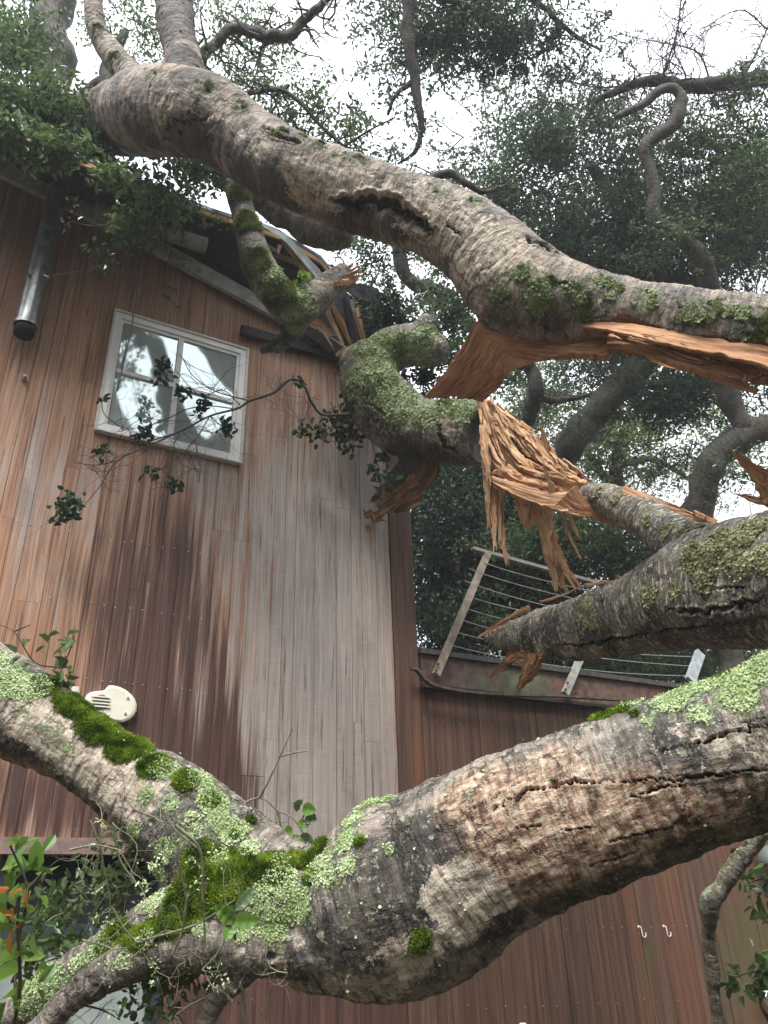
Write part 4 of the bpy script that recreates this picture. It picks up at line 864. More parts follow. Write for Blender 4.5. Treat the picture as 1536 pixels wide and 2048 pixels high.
# ================================================================ THE FALLEN TREES
def limb(name, rows, mat, parent=None, step=.03, sides=14, bump_=.10, seed=0, at=None, **mask):
    """a single bent limb with bark coordinates; rows (x, y, depth, radius)"""
    chs = rows if isinstance(rows[0], list) else [rows]; Vs, Fs, Qs = [], [], []; n0 = 0
    for ci, rw in enumerate(chs):
        p, r = chain(rw, step); rm = float(r.mean()); kf = 1.2 / max(.05, rm) * .35
        p = p + np.stack([fbm(p * kf + 7 * k_, 3, 60 + k_) for k_ in range(3)], 1) * (r * .55)[:, None]; r = r * (1 + .13 * fbm(p * kf * 1.5 + 3, 3, 64))
        T, N, B = frames(p); s = np.concatenate([[0], np.cumsum(np.linalg.norm(np.diff(p, axis=0), axis=1))]) + seed + ci * 3.3
        v, q, c = tube_arrays(p, r, sides, True); th = np.arange(sides) * 2 * math.pi / sides
        Q_ = np.stack([np.repeat(s, sides), np.tile(np.cos(th), len(p)) * np.repeat(r, sides), np.tile(np.sin(th), len(p)) * np.repeat(r, sides)], 1)
        Q_ = np.vstack([Q_, [[s[0], 0, 0], [s[-1], 0, 0]]]); ctr = np.vstack([np.repeat(p, sides, 0), p[:1], p[-1:]]); d = v - ctr
        R_ = np.concatenate([np.repeat(r, sides), r[:1], r[-1:]]); dn = d / (np.linalg.norm(d, axis=1, keepdims=True) + 1e-9)
        amp = bump_ * R_ * fbm(v / max(.05, float(r.mean())) * .6 + seed, 3, 15) * 1.6 + .12 * R_ * fbm(v / max(.03, float(r.mean())) * 2, 2, 16)
        v = v + dn * amp[:, None]; Vs.append(v); Qs.append(Q_); Fs += [q + n0, c + n0]; n0 += len(v)
    V = np.vstack(Vs); me = bpy.data.meshes.new(name); org = np.zeros(3)
    if parent is None: org = np.array([V[:, 0].mean(), V[:, 1].mean(), V[:, 2].min()])
    fill_mesh(me, V - org, Fs); a = me.attributes.new('q', 'FLOAT_VECTOR', 'POINT'); a.data.foreach_set('vector', np.vstack(Qs).astype(np.float32).ravel())
    for k, val in mask.items():
        a = me.attributes.new(k, 'FLOAT', 'POINT'); a.data.foreach_set('value', np.full(len(V), val, np.float32))
    me.polygons.foreach_set('use_smooth', np.ones(len(me.polygons), bool)); me.materials.append(mat)
    o = bpy.data.objects.new(name, me); o.location = org; link(o, parent); F4 = np.vstack([f for f in Fs if f.shape[1] == 4])
    x, y, z = proj(V); return o, dict(v=V, f=F4, N=vert_normals(V, F4), at={k: np.full(len(V), v_) for k, v_ in {'moss': .3, 'lichen': .3, **mask}.items()}, z=z)

# ---- A: the great upper trunk lying over the roof
def dA(x): return float(np.interp(x, [240, 310, 400, 490, 570, 700, 960, 1130, 1400, 1536, 1700], [.3, 1.1, 1.35, 1.3, 1.35, 1.2, 1.05, .9, .7, .55, .4]))
def sA(rows, k0=1., k1=1.):
    n_ = len(rows) - 1
    return [(q_[0], q_[1], q_[2] - dA(q_[0]) * (k0 + (k1 - k0) * i_ / n_)) + tuple(q_[3:]) for i_, q_ in enumerate(rows)]
A_root = empty('fallen_trunk', tuple(P(1000, 520, 5.6)))
tag(A_root, 'huge fallen tree trunk arching from the house roof, torn open along its underside', 'fallen tree')
woodA = [(1160, 700), (1165, 655), (1230, 636), (1300, 650), (1380, 672), (1460, 682), (1540, 688), (1640, 700), (1700, 800), (1536, 800), (1400, 770), (1300, 735)]
barkA, LA = log('bark', B_TOP, [
    sA([(120, 205, 7.2, 20), (190, 222, 7.1, 42), (240, 238, 7.0, 68), (310, 222, 6.9, 80), (400, 232, 6.8, 80), (490, 285, 6.65, 80), (570, 335, 6.5, 76), (700, 386, 6.3, 76), (850, 432, 6.1, 74), (960, 492, 5.9, 84), (1040, 572, 5.7, 98), (1130, 608, 5.5, 84), (1240, 632, 5.3, 74), (1400, 662, 5.0, 78), (1536, 684, 4.75, 86), (1700, 700, 4.4, 95)]),
    [(330, 200, 6.3, 50), (270, 160, 6.8, 30), (222, 105, 7.1, 25), (192, 50, 7.2, 20), (185, -30, 7.3, 17), (180, -90, 7.4, 15)],
    [(375, 200, 5.9, 50), (366, 120, 6.2, 36), (352, 40, 6.5, 38), (345, -60, 6.8, 36)],
    [(240, 250, 7.0, 50), (150, 212, 7.1, 26), (60, 205, 7.3, 22), (-40, 190, 7.4, 20)],
    sA([(1010, 600, 5.7, 70), (1000, 640, 5.65, 45)]),
    sA([(1130, 640, 5.5, 55), (1120, 655, 5.45, 36)]),
], voxel=.02, sub=1, parent=A_root, ringd=.007, crack=.024, ringf=1.0, patches=[
    ('pale', [(620, 370, 50), (660, 385, 38), (590, 350, 30)], 1.0), ('pale', [(730, 375, 34), (770, 395, 45), (830, 415, 60), (900, 445, 60), (680, 350, 20)], .86), ('pale', [(320, 225, 24), (330, 200, 14)], .85), ('pale', [(420, 235, 12), (435, 215, 12)], .7),
    ('pale', [(950, 470, 60), (1010, 500, 60), (930, 530, 55), (1000, 560, 60), (1060, 540, 40)], .78), ('pale', [(520, 300, 30), (480, 270, 20), (350, 200, 30), (440, 220, 30)], .6),
    ('wet_shade', [(560, 395, 60), (700, 440, 60), (790, 440, 50), (380, 290, 60), (480, 350, 50), (250, 310, 60)], 1.0), ('wet_shade', [(1080, 480, 14), (1110, 505, 12)], .8),
    ('wet_shade', [(260, 240, 60), (300, 280, 40), (230, 200, 40), (350, 250, 40), (450, 290, 50), (400, 200, 26), (500, 240, 24), (540, 350, 50), (600, 400, 50), (520, 290, 20), (650, 420, 60), (1000, 640, 40), (1100, 650, 40), (900, 520, 30)], .62), ('wet_shade', [(366, 110, 40), (352, 50, 50), (350, 0, 50), (350, -40, 50), (372, 150, 30)], 1.4), ('lichen', [(1000, 600, 45), (1080, 590, 50), (1150, 590, 40), (1040, 545, 30)], .62), ('lichen', [(1210, 580, 50), (1290, 600, 40), (1380, 620, 45), (1470, 640, 50)], .58), ('lichen', [(880, 385, 30), (640, 300, 25), (700, 320, 25), (300, 150, 30), (400, 170, 30), (480, 210, 30), (560, 260, 26), (800, 350, 30), (950, 400, 30), (1060, 470, 20)], .45),  # dark patches paint the left end into the shade beneath it
    ('moss', [(1190, 600, 40), (1170, 630, 25), (1100, 560, 20)], .50), ('moss', [(1420, 625, 40), (1370, 630, 30), (1520, 640, 50)], .50), ('moss', [(560, 262, 30), (600, 275, 30), (640, 288, 30), (680, 303, 26), (720, 316, 25), (340, 150, 24), (420, 172, 24), (480, 205, 24)], .42), ('moss', [(230, 120, 40), (200, 60, 30)], .45)],
    wood=[woodA], cavity=[(700, 425, 26, .05), (740, 420, 30, .08), (790, 425, 30, .08), (830, 445, 20, .06)],
    cracks=[([(660, 402), (700, 412), (740, 405), (790, 418), (830, 440), (868, 466)], 11, .045), ([(1050, 468), (1085, 488), (1120, 512)], 7, .03), ([(520, 252), (560, 268), (600, 284)], 5, .025), ([(890, 450), (920, 470)], 3, .012), ([(360, 242), (385, 238), (410, 245)], 5, .02), ([(1100, 560), (1150, 575)], 3, .012)])
flakes(LA, 'lichen', 5000, LICH_D, A_root, thr=.56, size=(.004, .012), seed=11)
tufts(LA, 'moss', 9000, MOSS_D, A_root, size=(.005, .016), wid=.003, thr=.46, seed=12)
mb = MB('u', 'v', 'k')
sheet(mb, sA([(1215, 645, 5.28), (1130, 664, 5.35), (1062, 668, 5.45), (1000, 656, 5.55), (955, 640, 5.6), (925, 692, 5.65), (893, 738, 5.75), (850, 795, 5.85)], 1, .1),
      sA([(1215, 712, 5.20), (1140, 706, 5.25), (1085, 716, 5.3), (1048, 730, 5.38), (1022, 742, 5.45), (1004, 762, 5.5), (990, 782, 5.55), (968, 800, 5.65)], 1, .1), th=.05, ridge=.020, rf=26, seed=3, nu=110, nv=60, jag=(.02, .02))
mb.build('torn_slab', WOOD_R, A_root, True)
mb = MB('u', 'v', 'k')
sheet(mb, sA([(1180, 642, 5.22), (1260, 648, 5.06), (1350, 662, 4.90), (1450, 682, 4.7), (1560, 696, 4.5), (1660, 700, 4.3)]), sA([(1180, 652, 5.20), (1260, 668, 5.0), (1350, 690, 4.84), (1450, 712, 4.66), (1560, 742, 4.45), (1660, 770, 4.25)]), th=.02, ridge=.010, rf=20, seed=5, nv=30, jag=(.1, .0))
mb.build('torn_strip', WOOD_R, A_root, True)
mb = MB('u', 'v', 'k')
sheet(mb, sA([(1210, 668, 5.2), (1300, 690, 5.05), (1400, 716, 4.86), (1480, 735, 4.72)]), sA([(1240, 692, 5.2), (1300, 712, 5.0), (1400, 740, 4.8), (1490, 770, 4.65)]), th=.04, ridge=.02, rf=24, seed=6, nv=40, jag=(.05, .12))
mb.build('torn_strip', WOOD_R, A_root, True)
sp_ = MB('u', 'v', 'k'); r = np.random.default_rng(8)
for k in range(26):
    x = r.uniform(1190, 1540); y = 655 + (x - 1190) * .22 + r.uniform(-15, 40); d = 5.12 - (x - 1190) / 350 * .45 - dA(x); L = r.uniform(25, 90); a = r.uniform(-.1, .5)
    shard(sp_, P(x, y, d), P(x + L * math.cos(a), y + L * math.sin(a), d - .12), r.uniform(.004, .02), .004, 300 + k, tip=.05)
for k in range(14):
    x = r.uniform(1480, 1540); y = 735 + r.uniform(0, 30); shard(sp_, P(x, y, 4.66 - dA(x)), P(x + r.uniform(-35, 5), y + r.uniform(-8, 14), 4.6 - dA(x)), .012, .004, 340 + k, tip=.05)
tag(sp_.build('splinters', WOOD_R, A_root), kind='stuff')
limb('dead_branch', [(430, 330, 7.0, 40), (520, 380, 7.0, 36), (600, 440, 6.9, 38), (650, 462, 6.85, 36), (690, 466, 6.8, 30), (697, 462, 6.8, 20)], B_SMALL, A_root, moss=.3)
# ---- mossy forked branch with a snapped end, hanging from the trunk over the eaves
G_, LG = log('forked_branch', B_SMALL, [
    [(455, 330, 6.5, 22), (478, 395, 6.4, 24), (497, 460, 6.3, 26), (515, 520, 6.22, 30), (548, 580, 6.18, 33), (585, 618, 6.2, 37), (625, 600, 6.35, 32), (665, 570, 6.48, 30), (696, 550, 6.55, 27)],
    [(585, 618, 6.22, 30), (590, 650, 6.25, 24), (570, 678, 6.3, 16), (535, 697, 6.35, 11), (522, 700, 6.38, 8)],
    [(590, 655, 6.28, 14), (575, 685, 6.25, 10), (548, 702, 6.22, 8)]], voxel=.011, sub=1, parent=A_root, lump=.16, ringd=.004, crack=.004,
    patches=[('moss', [(497, 440, 26), (510, 520, 28), (560, 590, 30), (480, 380, 22)], .8), ('lichen', [(530, 560, 40), (600, 610, 40), (590, 650, 20)], .8), ('wet_shade', [(540, 690, 20), (575, 680, 15)], 1.)])
tufts(LG, 'moss', 14000, MOSS_D, A_root, size=(.012, .04), wid=.0035, thr=.35, seed=22, droop=.5); flakes(LG, 'lichen', 3500, LICH_D, A_root, thr=.35, size=(.006, .014), seed=23)
sp_ = MB('u', 'v', 'k')
for k in range(34):
    x0, y0 = r.uniform(640, 690), 0; y0 = 570 - (x0 - 665) * .65 + r.uniform(-16, 22)
    e = P(x0 + r.uniform(20, 46), y0 - r.uniform(8, 34), 6.48 + r.uniform(-.05, .05)); shard(sp_, P(x0, y0, 6.42), e, r.uniform(.015, .05), .010, 400 + k, tip=.25, bend=.02)
for k in range(6): shard(sp_, P(640 + k * 8, 585 - k * 4, 6.33), P(690 + k * 3, 545 + k * 4, 6.42), .045, .010, 440 + k, tip=.3, bend=.01)
tag(sp_.build('splinters', WOOD_R, A_root), kind='stuff')

# ---- B: mossy stub wedged on the roof corner, ending in a splintered break
B_root = empty('broken_stub', tuple(P(860, 930, 7.0)))
tag(B_root, 'mossy looping limb stub wedged on the roof corner with a splintered pale end', 'broken limb')
barkB, LB = log('bark', B_STUB, [
    [(700, 722, 7.45, 30), (735, 735, 7.3, 58), (742, 775, 7.15, 62), (778, 825, 7.0, 66), (835, 858, 6.85, 63), (900, 866, 6.7, 64), (950, 866, 6.6, 66), (968, 868, 6.55, 60)],
    [(740, 745, 7.3, 52), (775, 705, 7.3, 46), (825, 690, 7.3, 42), (862, 700, 7.2, 38), (876, 722, 7.15, 24)],
    [(820, 700, 7.3, 34), (850, 655, 7.3, 24), (862, 632, 7.3, 14)],
    [(850, 895, 6.9, 50), (838, 930, 6.9, 42), (808, 968, 6.95, 36), (778, 996, 7.0, 24), (752, 1012, 7.0, 14)]], voxel=.017, sub=1, parent=B_root, ringd=.010, crack=.014, ringf=.8,
    patches=[('lichen', [(760, 700, 50), (740, 760, 60), (790, 800, 55), (830, 700, 40), (850, 660, 25)], 1.0), ('lichen', [(900, 810, 45), (930, 820, 40), (850, 830, 40)], .7), ('moss', [(750, 770, 40), (790, 690, 30), (900, 800, 30)], .5), ('wet_shade', [(830, 925, 60), (870, 920, 40)], 1.4), ('wet_shade', [(700, 800, 30)], .8), ('pale', [(900, 870, 20), (930, 900, 20)], .6)], cracks=[([(725, 798), (750, 815), (772, 832)], 4, .03), ([(872, 850), (885, 880), (915, 905)], 5, .015), ([(700, 770), (712, 800)], 3, .02)])
flakes(LB, 'lichen', 9000, LICH_D, B_root, thr=.55, size=(.004, .013), seed=31); tufts(LB, 'moss', 9000, MOSS_D, B_root, size=(.006, .02), thr=.35, seed=32)
# the break: bands of wood sweeping from the top of the stub down and out to the lower right
Jo = np.array([(955, 793), (960, 850), (974, 915), (1000, 950), (1070, 972), (1178, 985)], float); Ji = np.array([(988, 802), (1034, 838), (1078, 872), (1108, 900), (1128, 925), (1160, 952)], float)
brk = MB('u', 'v', 'k')
sheet(brk, [(x + 4, y, 6.44 - .06 * i_) for i_, (x, y) in enumerate(Jo)], [(x - 4, y + 2, 6.46 - .06 * i_) for i_, (x, y) in enumerate(Ji)], th=.08, ridge=.03, rf=17, seed=13, nu=80, nv=50, jag=(.02, .1))
brk.build('dark_torn_core', WOOD_D, B_root, True)  # dark brown backing paints the shade of cavities between the bands
r = np.random.default_rng(18); nb = 9; cuts = np.linspace(0, 1, nb + 1) + np.concatenate([[0], r.normal(0, .018, nb - 1), [0]])
for k in range(nb):
    qa, qb = cuts[k] + .004, cuts[k + 1] - (.010 + .012 * (k % 3)); do = r.uniform(-.05, .03); e0 = r.uniform(0, .06) if k % 3 else 0; lft = r.uniform(.72, 1.0) if 3 < k < 8 else 1.0
    def row(q_, off): 
        C_ = Jo * (1 - q_) + Ji * q_; i_ = np.linspace(0, 5, 9)[: max(4, int(9 * lft + .5))]
        return [(np.interp(u_, range(6), C_[:, 0]), np.interp(u_, range(6), C_[:, 1]) + 3 * math.sin(u_ * 1.7 + k), 6.37 - .075 * u_ + off + .03 * math.sin(u_ * 1.3 + k * 2) - .05 * math.sin(math.pi * q_)) for u_ in i_]
    o_ = MB('u', 'v', 'k'); sheet(o_, row(qa, do), row(qb, do + r.uniform(-.02, .03)), th=.03, ridge=.022, rf=26, seed=130 + k, nu=110, nv=18, jag=(.02, .14)); o_.build('torn_band', WOOD_R if k == 0 else WOOD, B_root, True)
o_ = MB('u', 'v', 'k')
sheet(o_, [(975, 948, 6.10), (1040, 968, 5.98), (1110, 985, 5.90), (1185, 978, 5.84)], [(982, 962, 6.06), (1040, 994, 5.94), (1110, 1018, 5.86), (1180, 1036, 5.80)], th=.05, ridge=.016, rf=20, seed=15, nu=80, nv=40, jag=(.10, .02))
o_.build('torn_band', WOOD, B_root, True)
sp_ = MB('u', 'v', 'k')
for k in range(70):
    q_ = r.random(); u0 = r.uniform(.3, 3.8); u1 = min(5, u0 + r.uniform(.35, .9)); C_ = Jo * (1 - q_) + Ji * q_
    a = (np.interp(u0, range(6), C_[:, 0]), np.interp(u0, range(6), C_[:, 1])); b = (np.interp(u1, range(6), C_[:, 0]), np.interp(u1, range(6), C_[:, 1]))
    shard(sp_, P(a[0], a[1], 6.36 - .075 * u0), P(b[0] + r.uniform(-5, 5), b[1] + r.uniform(-5, 5), 6.30 - .08 * u1), r.uniform(.012, .04), r.uniform(.005, .012), 500 + k, bend=.02, tip=.12, tw=.3)
SH = [((1120, 962), (1084, 856), .05, 6.15), ((1146, 968), (1118, 920), .05, 6.1), ((1105, 960), (1100, 900), .05, 6.15), ((1108, 992), (1086, 930), .028, 5.9), ((1125, 918), (1176, 957), .012, 6.1), ((1140, 962), (1182, 966), .03, 6.0), ((1010, 818), (1060, 862), .012, 6.4), ((1000, 945), (980, 950), .03, 6.1), ((1030, 955), (986, 946), .03, 6.1), ((1050, 962), (996, 934), .02, 6.08)]
for k, (a, b, w_, d) in enumerate(SH): shard(sp_, P(*a, d), P(*b, d - .03), w_ * 1.6, .014, 700 + k, bend=.03, tip=.2)
tag(sp_.build('splinters', WOOD, B_root), kind='stuff')
HG = [((970, 905), (978, 1052), .050), ((972, 925), (976, 1045), .035), ((984, 960), (990, 1100), .045), ((992, 955), (1000, 1080), .04), ((1000, 965), (1013, 1118), .055), ((1040, 985), (1052, 1050), .09), ((1062, 990), (1060, 1052), .06), ((1070, 985), (1098, 1100), .12), ((1082, 985), (1118, 1120), .10), ((1095, 1080), (1112, 1168), .075), ((1108, 1090), (1150, 1176), .05), ((1100, 1100), (1160, 1172), .04), ((1112, 1120), (1130, 1180), .06), ((1098, 990), (1100, 1052), .04), ((1120, 995), (1158, 1075), .028), ((1112, 1005), (1162, 1118), .022), ((1125, 1030), (1150, 1095), .02), ((965, 850), (978, 960), .05), ((1060, 990), (1100, 1075), .05)]
hg = MB('u', 'v', 'k')
for k, (a, b, w_) in enumerate(HG): 
    o_ = MB('u', 'v', 'k'); shard(o_, P(*a, 6.15), P(*b, 6.08 - .02 * (k % 3)), w_ * 1.35, .020, 800 + k, bend=.02, tip=.5, n=16, tw=.3); o_.build('hanging_splinter', WOOD, B_root)
mb = MB('u', 'v', 'k')
sheet(mb, [(868, 915, 6.72), (862, 940, 6.7), (842, 968, 6.7), (815, 985, 6.72), (790, 992, 6.74), (756, 1008, 6.78)], [(880, 935, 6.74), (872, 962, 6.72), (850, 985, 6.72), (835, 1012, 6.72), (800, 1026, 6.74), (768, 1018, 6.78)], th=.05, ridge=.03, rf=22, seed=61, nu=70, nv=50, jag=(.02, .08))
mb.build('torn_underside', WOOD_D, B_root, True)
sp_ = MB('u', 'v', 'k')
for k in range(26):
    x0 = r.uniform(780, 850); y0 = 1010 - (x0 - 780) * .9 + r.uniform(-22, 12); shard(sp_, P(x0, y0, 6.72), P(x0 - r.uniform(20, 55), y0 + r.uniform(10, 40), 6.72), r.uniform(.02, .06), .012, 900 + k, tip=.2)
for k, (a, b) in enumerate([((738, 1020), (745, 1040)), ((745, 1042), (762, 1036)), ((735, 1050), (742, 1078)), ((750, 1035), (768, 1040)), ((738, 1035), (728, 1020))]): shard(sp_, W(*a, .1), W(*b, .12), .05, .01, 940 + k, tip=.3)
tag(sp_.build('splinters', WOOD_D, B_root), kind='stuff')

# ---- C: the snapped limb coming in from the side, pointed tip, upper prong
C_root = empty('snapped_limb', tuple(P(1300, 1290, 4.9)))
tag(C_root, 'thick snapped limb of dark lichened bark, its pointed end in front of the deck railing', 'broken limb')
barkC, LC = log('bark', B_MID, [
    [(1750, 1130, 3.6, 150), (1620, 1150, 3.9, 138), (1536, 1162, 4.1, 130), (1430, 1176, 4.4, 120), (1340, 1205, 4.65, 95), (1260, 1232, 4.9, 76), (1180, 1252, 5.1, 66), (1105, 1266, 5.3, 56), (1045, 1275, 5.45, 42), (1000, 1276, 5.55, 24), (966, 1270, 5.6, 8)],
    [(1162, 990, 5.7, 20), (1200, 996, 5.6, 32), (1250, 1016, 5.4, 38), (1310, 1048, 5.1, 46), (1370, 1095, 4.8, 60), (1440, 1130, 4.5, 80)]], voxel=.017, sub=1, parent=C_root, lump=.14, ringd=.010, crack=.018, ringf=1.2,
    patches=[('lichen', [(1170, 1215, 25), (1185, 1240, 18), (1300, 1190, 24), (1190, 985, 14), (1410, 1160, 30)], .8), ('lichen', [(1440, 1095, 60), (1390, 1110, 45), (1380, 1060, 40), (1330, 1060, 26), (1500, 1060, 50), (1536, 1120, 40), (1480, 1130, 40), (1350, 1180, 20), (1230, 1000, 12), (1290, 1040, 16)], .74), ('wet_shade', [(1100, 1240, 60), (1200, 1270, 60), (1320, 1260, 60), (1450, 1250, 60), (1180, 1010, 24)], .55), ('pale', [(1130, 1300, 26), (1190, 1298, 24), (1080, 1300, 20), (1250, 1290, 18)], .6)],
    cracks=[([(1090, 1290), (1180, 1288), (1260, 1272), (1360, 1258), (1450, 1240), (1536, 1232)], 4, .025), ([(1330, 1215), (1400, 1220), (1480, 1205), (1536, 1200)], 5, .03), ([(1380, 1160), (1430, 1175), (1500, 1170)], 3, .02), ([(1200, 1190), (1215, 1230), (1222, 1260)], 2, .012)],
    wood=[])
flakes(LC, 'lichen', 8000, fuzz_mat('lichen_olive', (.12, .13, .06), (.27, .28, .15), (.42, .42, .26), .1), C_root, thr=.55, size=(.003, .010), seed=41)
mb = MB('u', 'v', 'k')
sheet(mb, [(1150, 970, 5.62), (1175, 1000, 5.58), (1215, 1025, 5.5), (1262, 1052, 5.4)], [(1112, 1008, 5.68), (1165, 1030, 5.58), (1215, 1048, 5.5), (1264, 1062, 5.4)], th=.04, ridge=.012, rf=20, seed=51, nu=50, nv=30)
mb.build('torn_wood', WOOD_R, C_root, True)
mb = MB('u', 'v', 'k')
sheet(mb, [(1244, 968, 5.35), (1290, 985, 5.2), (1350, 1010, 5.0), (1405, 1038, 4.85)], [(1246, 988, 5.3), (1290, 1006, 5.15), (1350, 1030, 4.98), (1436, 1050, 4.78)], th=.03, ridge=.014, rf=20, seed=52, nu=60, nv=30, jag=(.03, .1))
mb.build('torn_wood', WOOD_R, C_root, True)
mb = MB('u', 'v', 'k')
sheet(mb, [(1250, 1168, 4.85), (1290, 1145, 4.8), (1330, 1118, 4.7), (1400, 1112, 4.5)], [(1262, 1172, 4.82), (1300, 1168, 4.76), (1345, 1150, 4.66), (1404, 1122, 4.48)], th=.03, ridge=.018, rf=24, seed=53, nu=60, nv=40, jag=(.1, .04))
mb.build('torn_wood', WOOD_R, C_root, True)
mb = MB('u', 'v', 'k')
sheet(mb, [(1028, 1290, 5.38), (1040, 1302, 5.34), (1052, 1320, 5.3)], [(1092, 1300, 5.2), (1080, 1318, 5.2), (1062, 1330, 5.22)], th=.03, ridge=.014, rf=20, seed=54, nu=40, nv=40)
mb.build('torn_wood', WOOD_R, C_root, True)
for k, (a, b, w_, d) in enumerate([((1040, 1295), (975, 1358), .06, 5.36), ((1050, 1305), (1005, 1328), .05, 5.33), ((1062, 1318), (1030, 1390), .07, 5.25), ((1078, 1312), (1040, 1376), .05, 5.22), ((1040, 1300), (1062, 1330), .06, 5.3), ((1028, 1318), (1046, 1330), .04, 5.3), ((990, 1262), (995, 1288), .018, 5.5), ((1536, 985), (1468, 905), .07, 4.2), ((1560, 1010), (1475, 988), .05, 4.15), ((1545, 960), (1500, 930), .06, 4.2), ((1560, 1005), (1520, 965), .12, 4.12), ((1262, 1168), (1320, 1140), .03, 4.74), ((1290, 1160), (1340, 1112), .03, 4.68), ((1300, 1152), (1348, 1148), .03, 4.64), ((1240, 1160), (1232, 1152), .03, 4.9), ((1360, 1140), (1384, 1136), .02, 4.5), ((1060, 1215), (1000, 1245), .03, 5.28), ((1010, 1240), (958, 1274), .035, 5.42), ((1170, 1172), (1240, 1163), .02, 4.98), ((1080, 1204), (1160, 1174), .015, 5.1)]):
    o_ = MB('u', 'v', 'k'); shard(o_, P(*a, d), P(*b, d - .02), w_ * 1.2, .014, 1000 + k, bend=.04, tip=.2, n=12); o_.build('splinter', WOOD_D if k < 6 else WOOD_R, C_root)

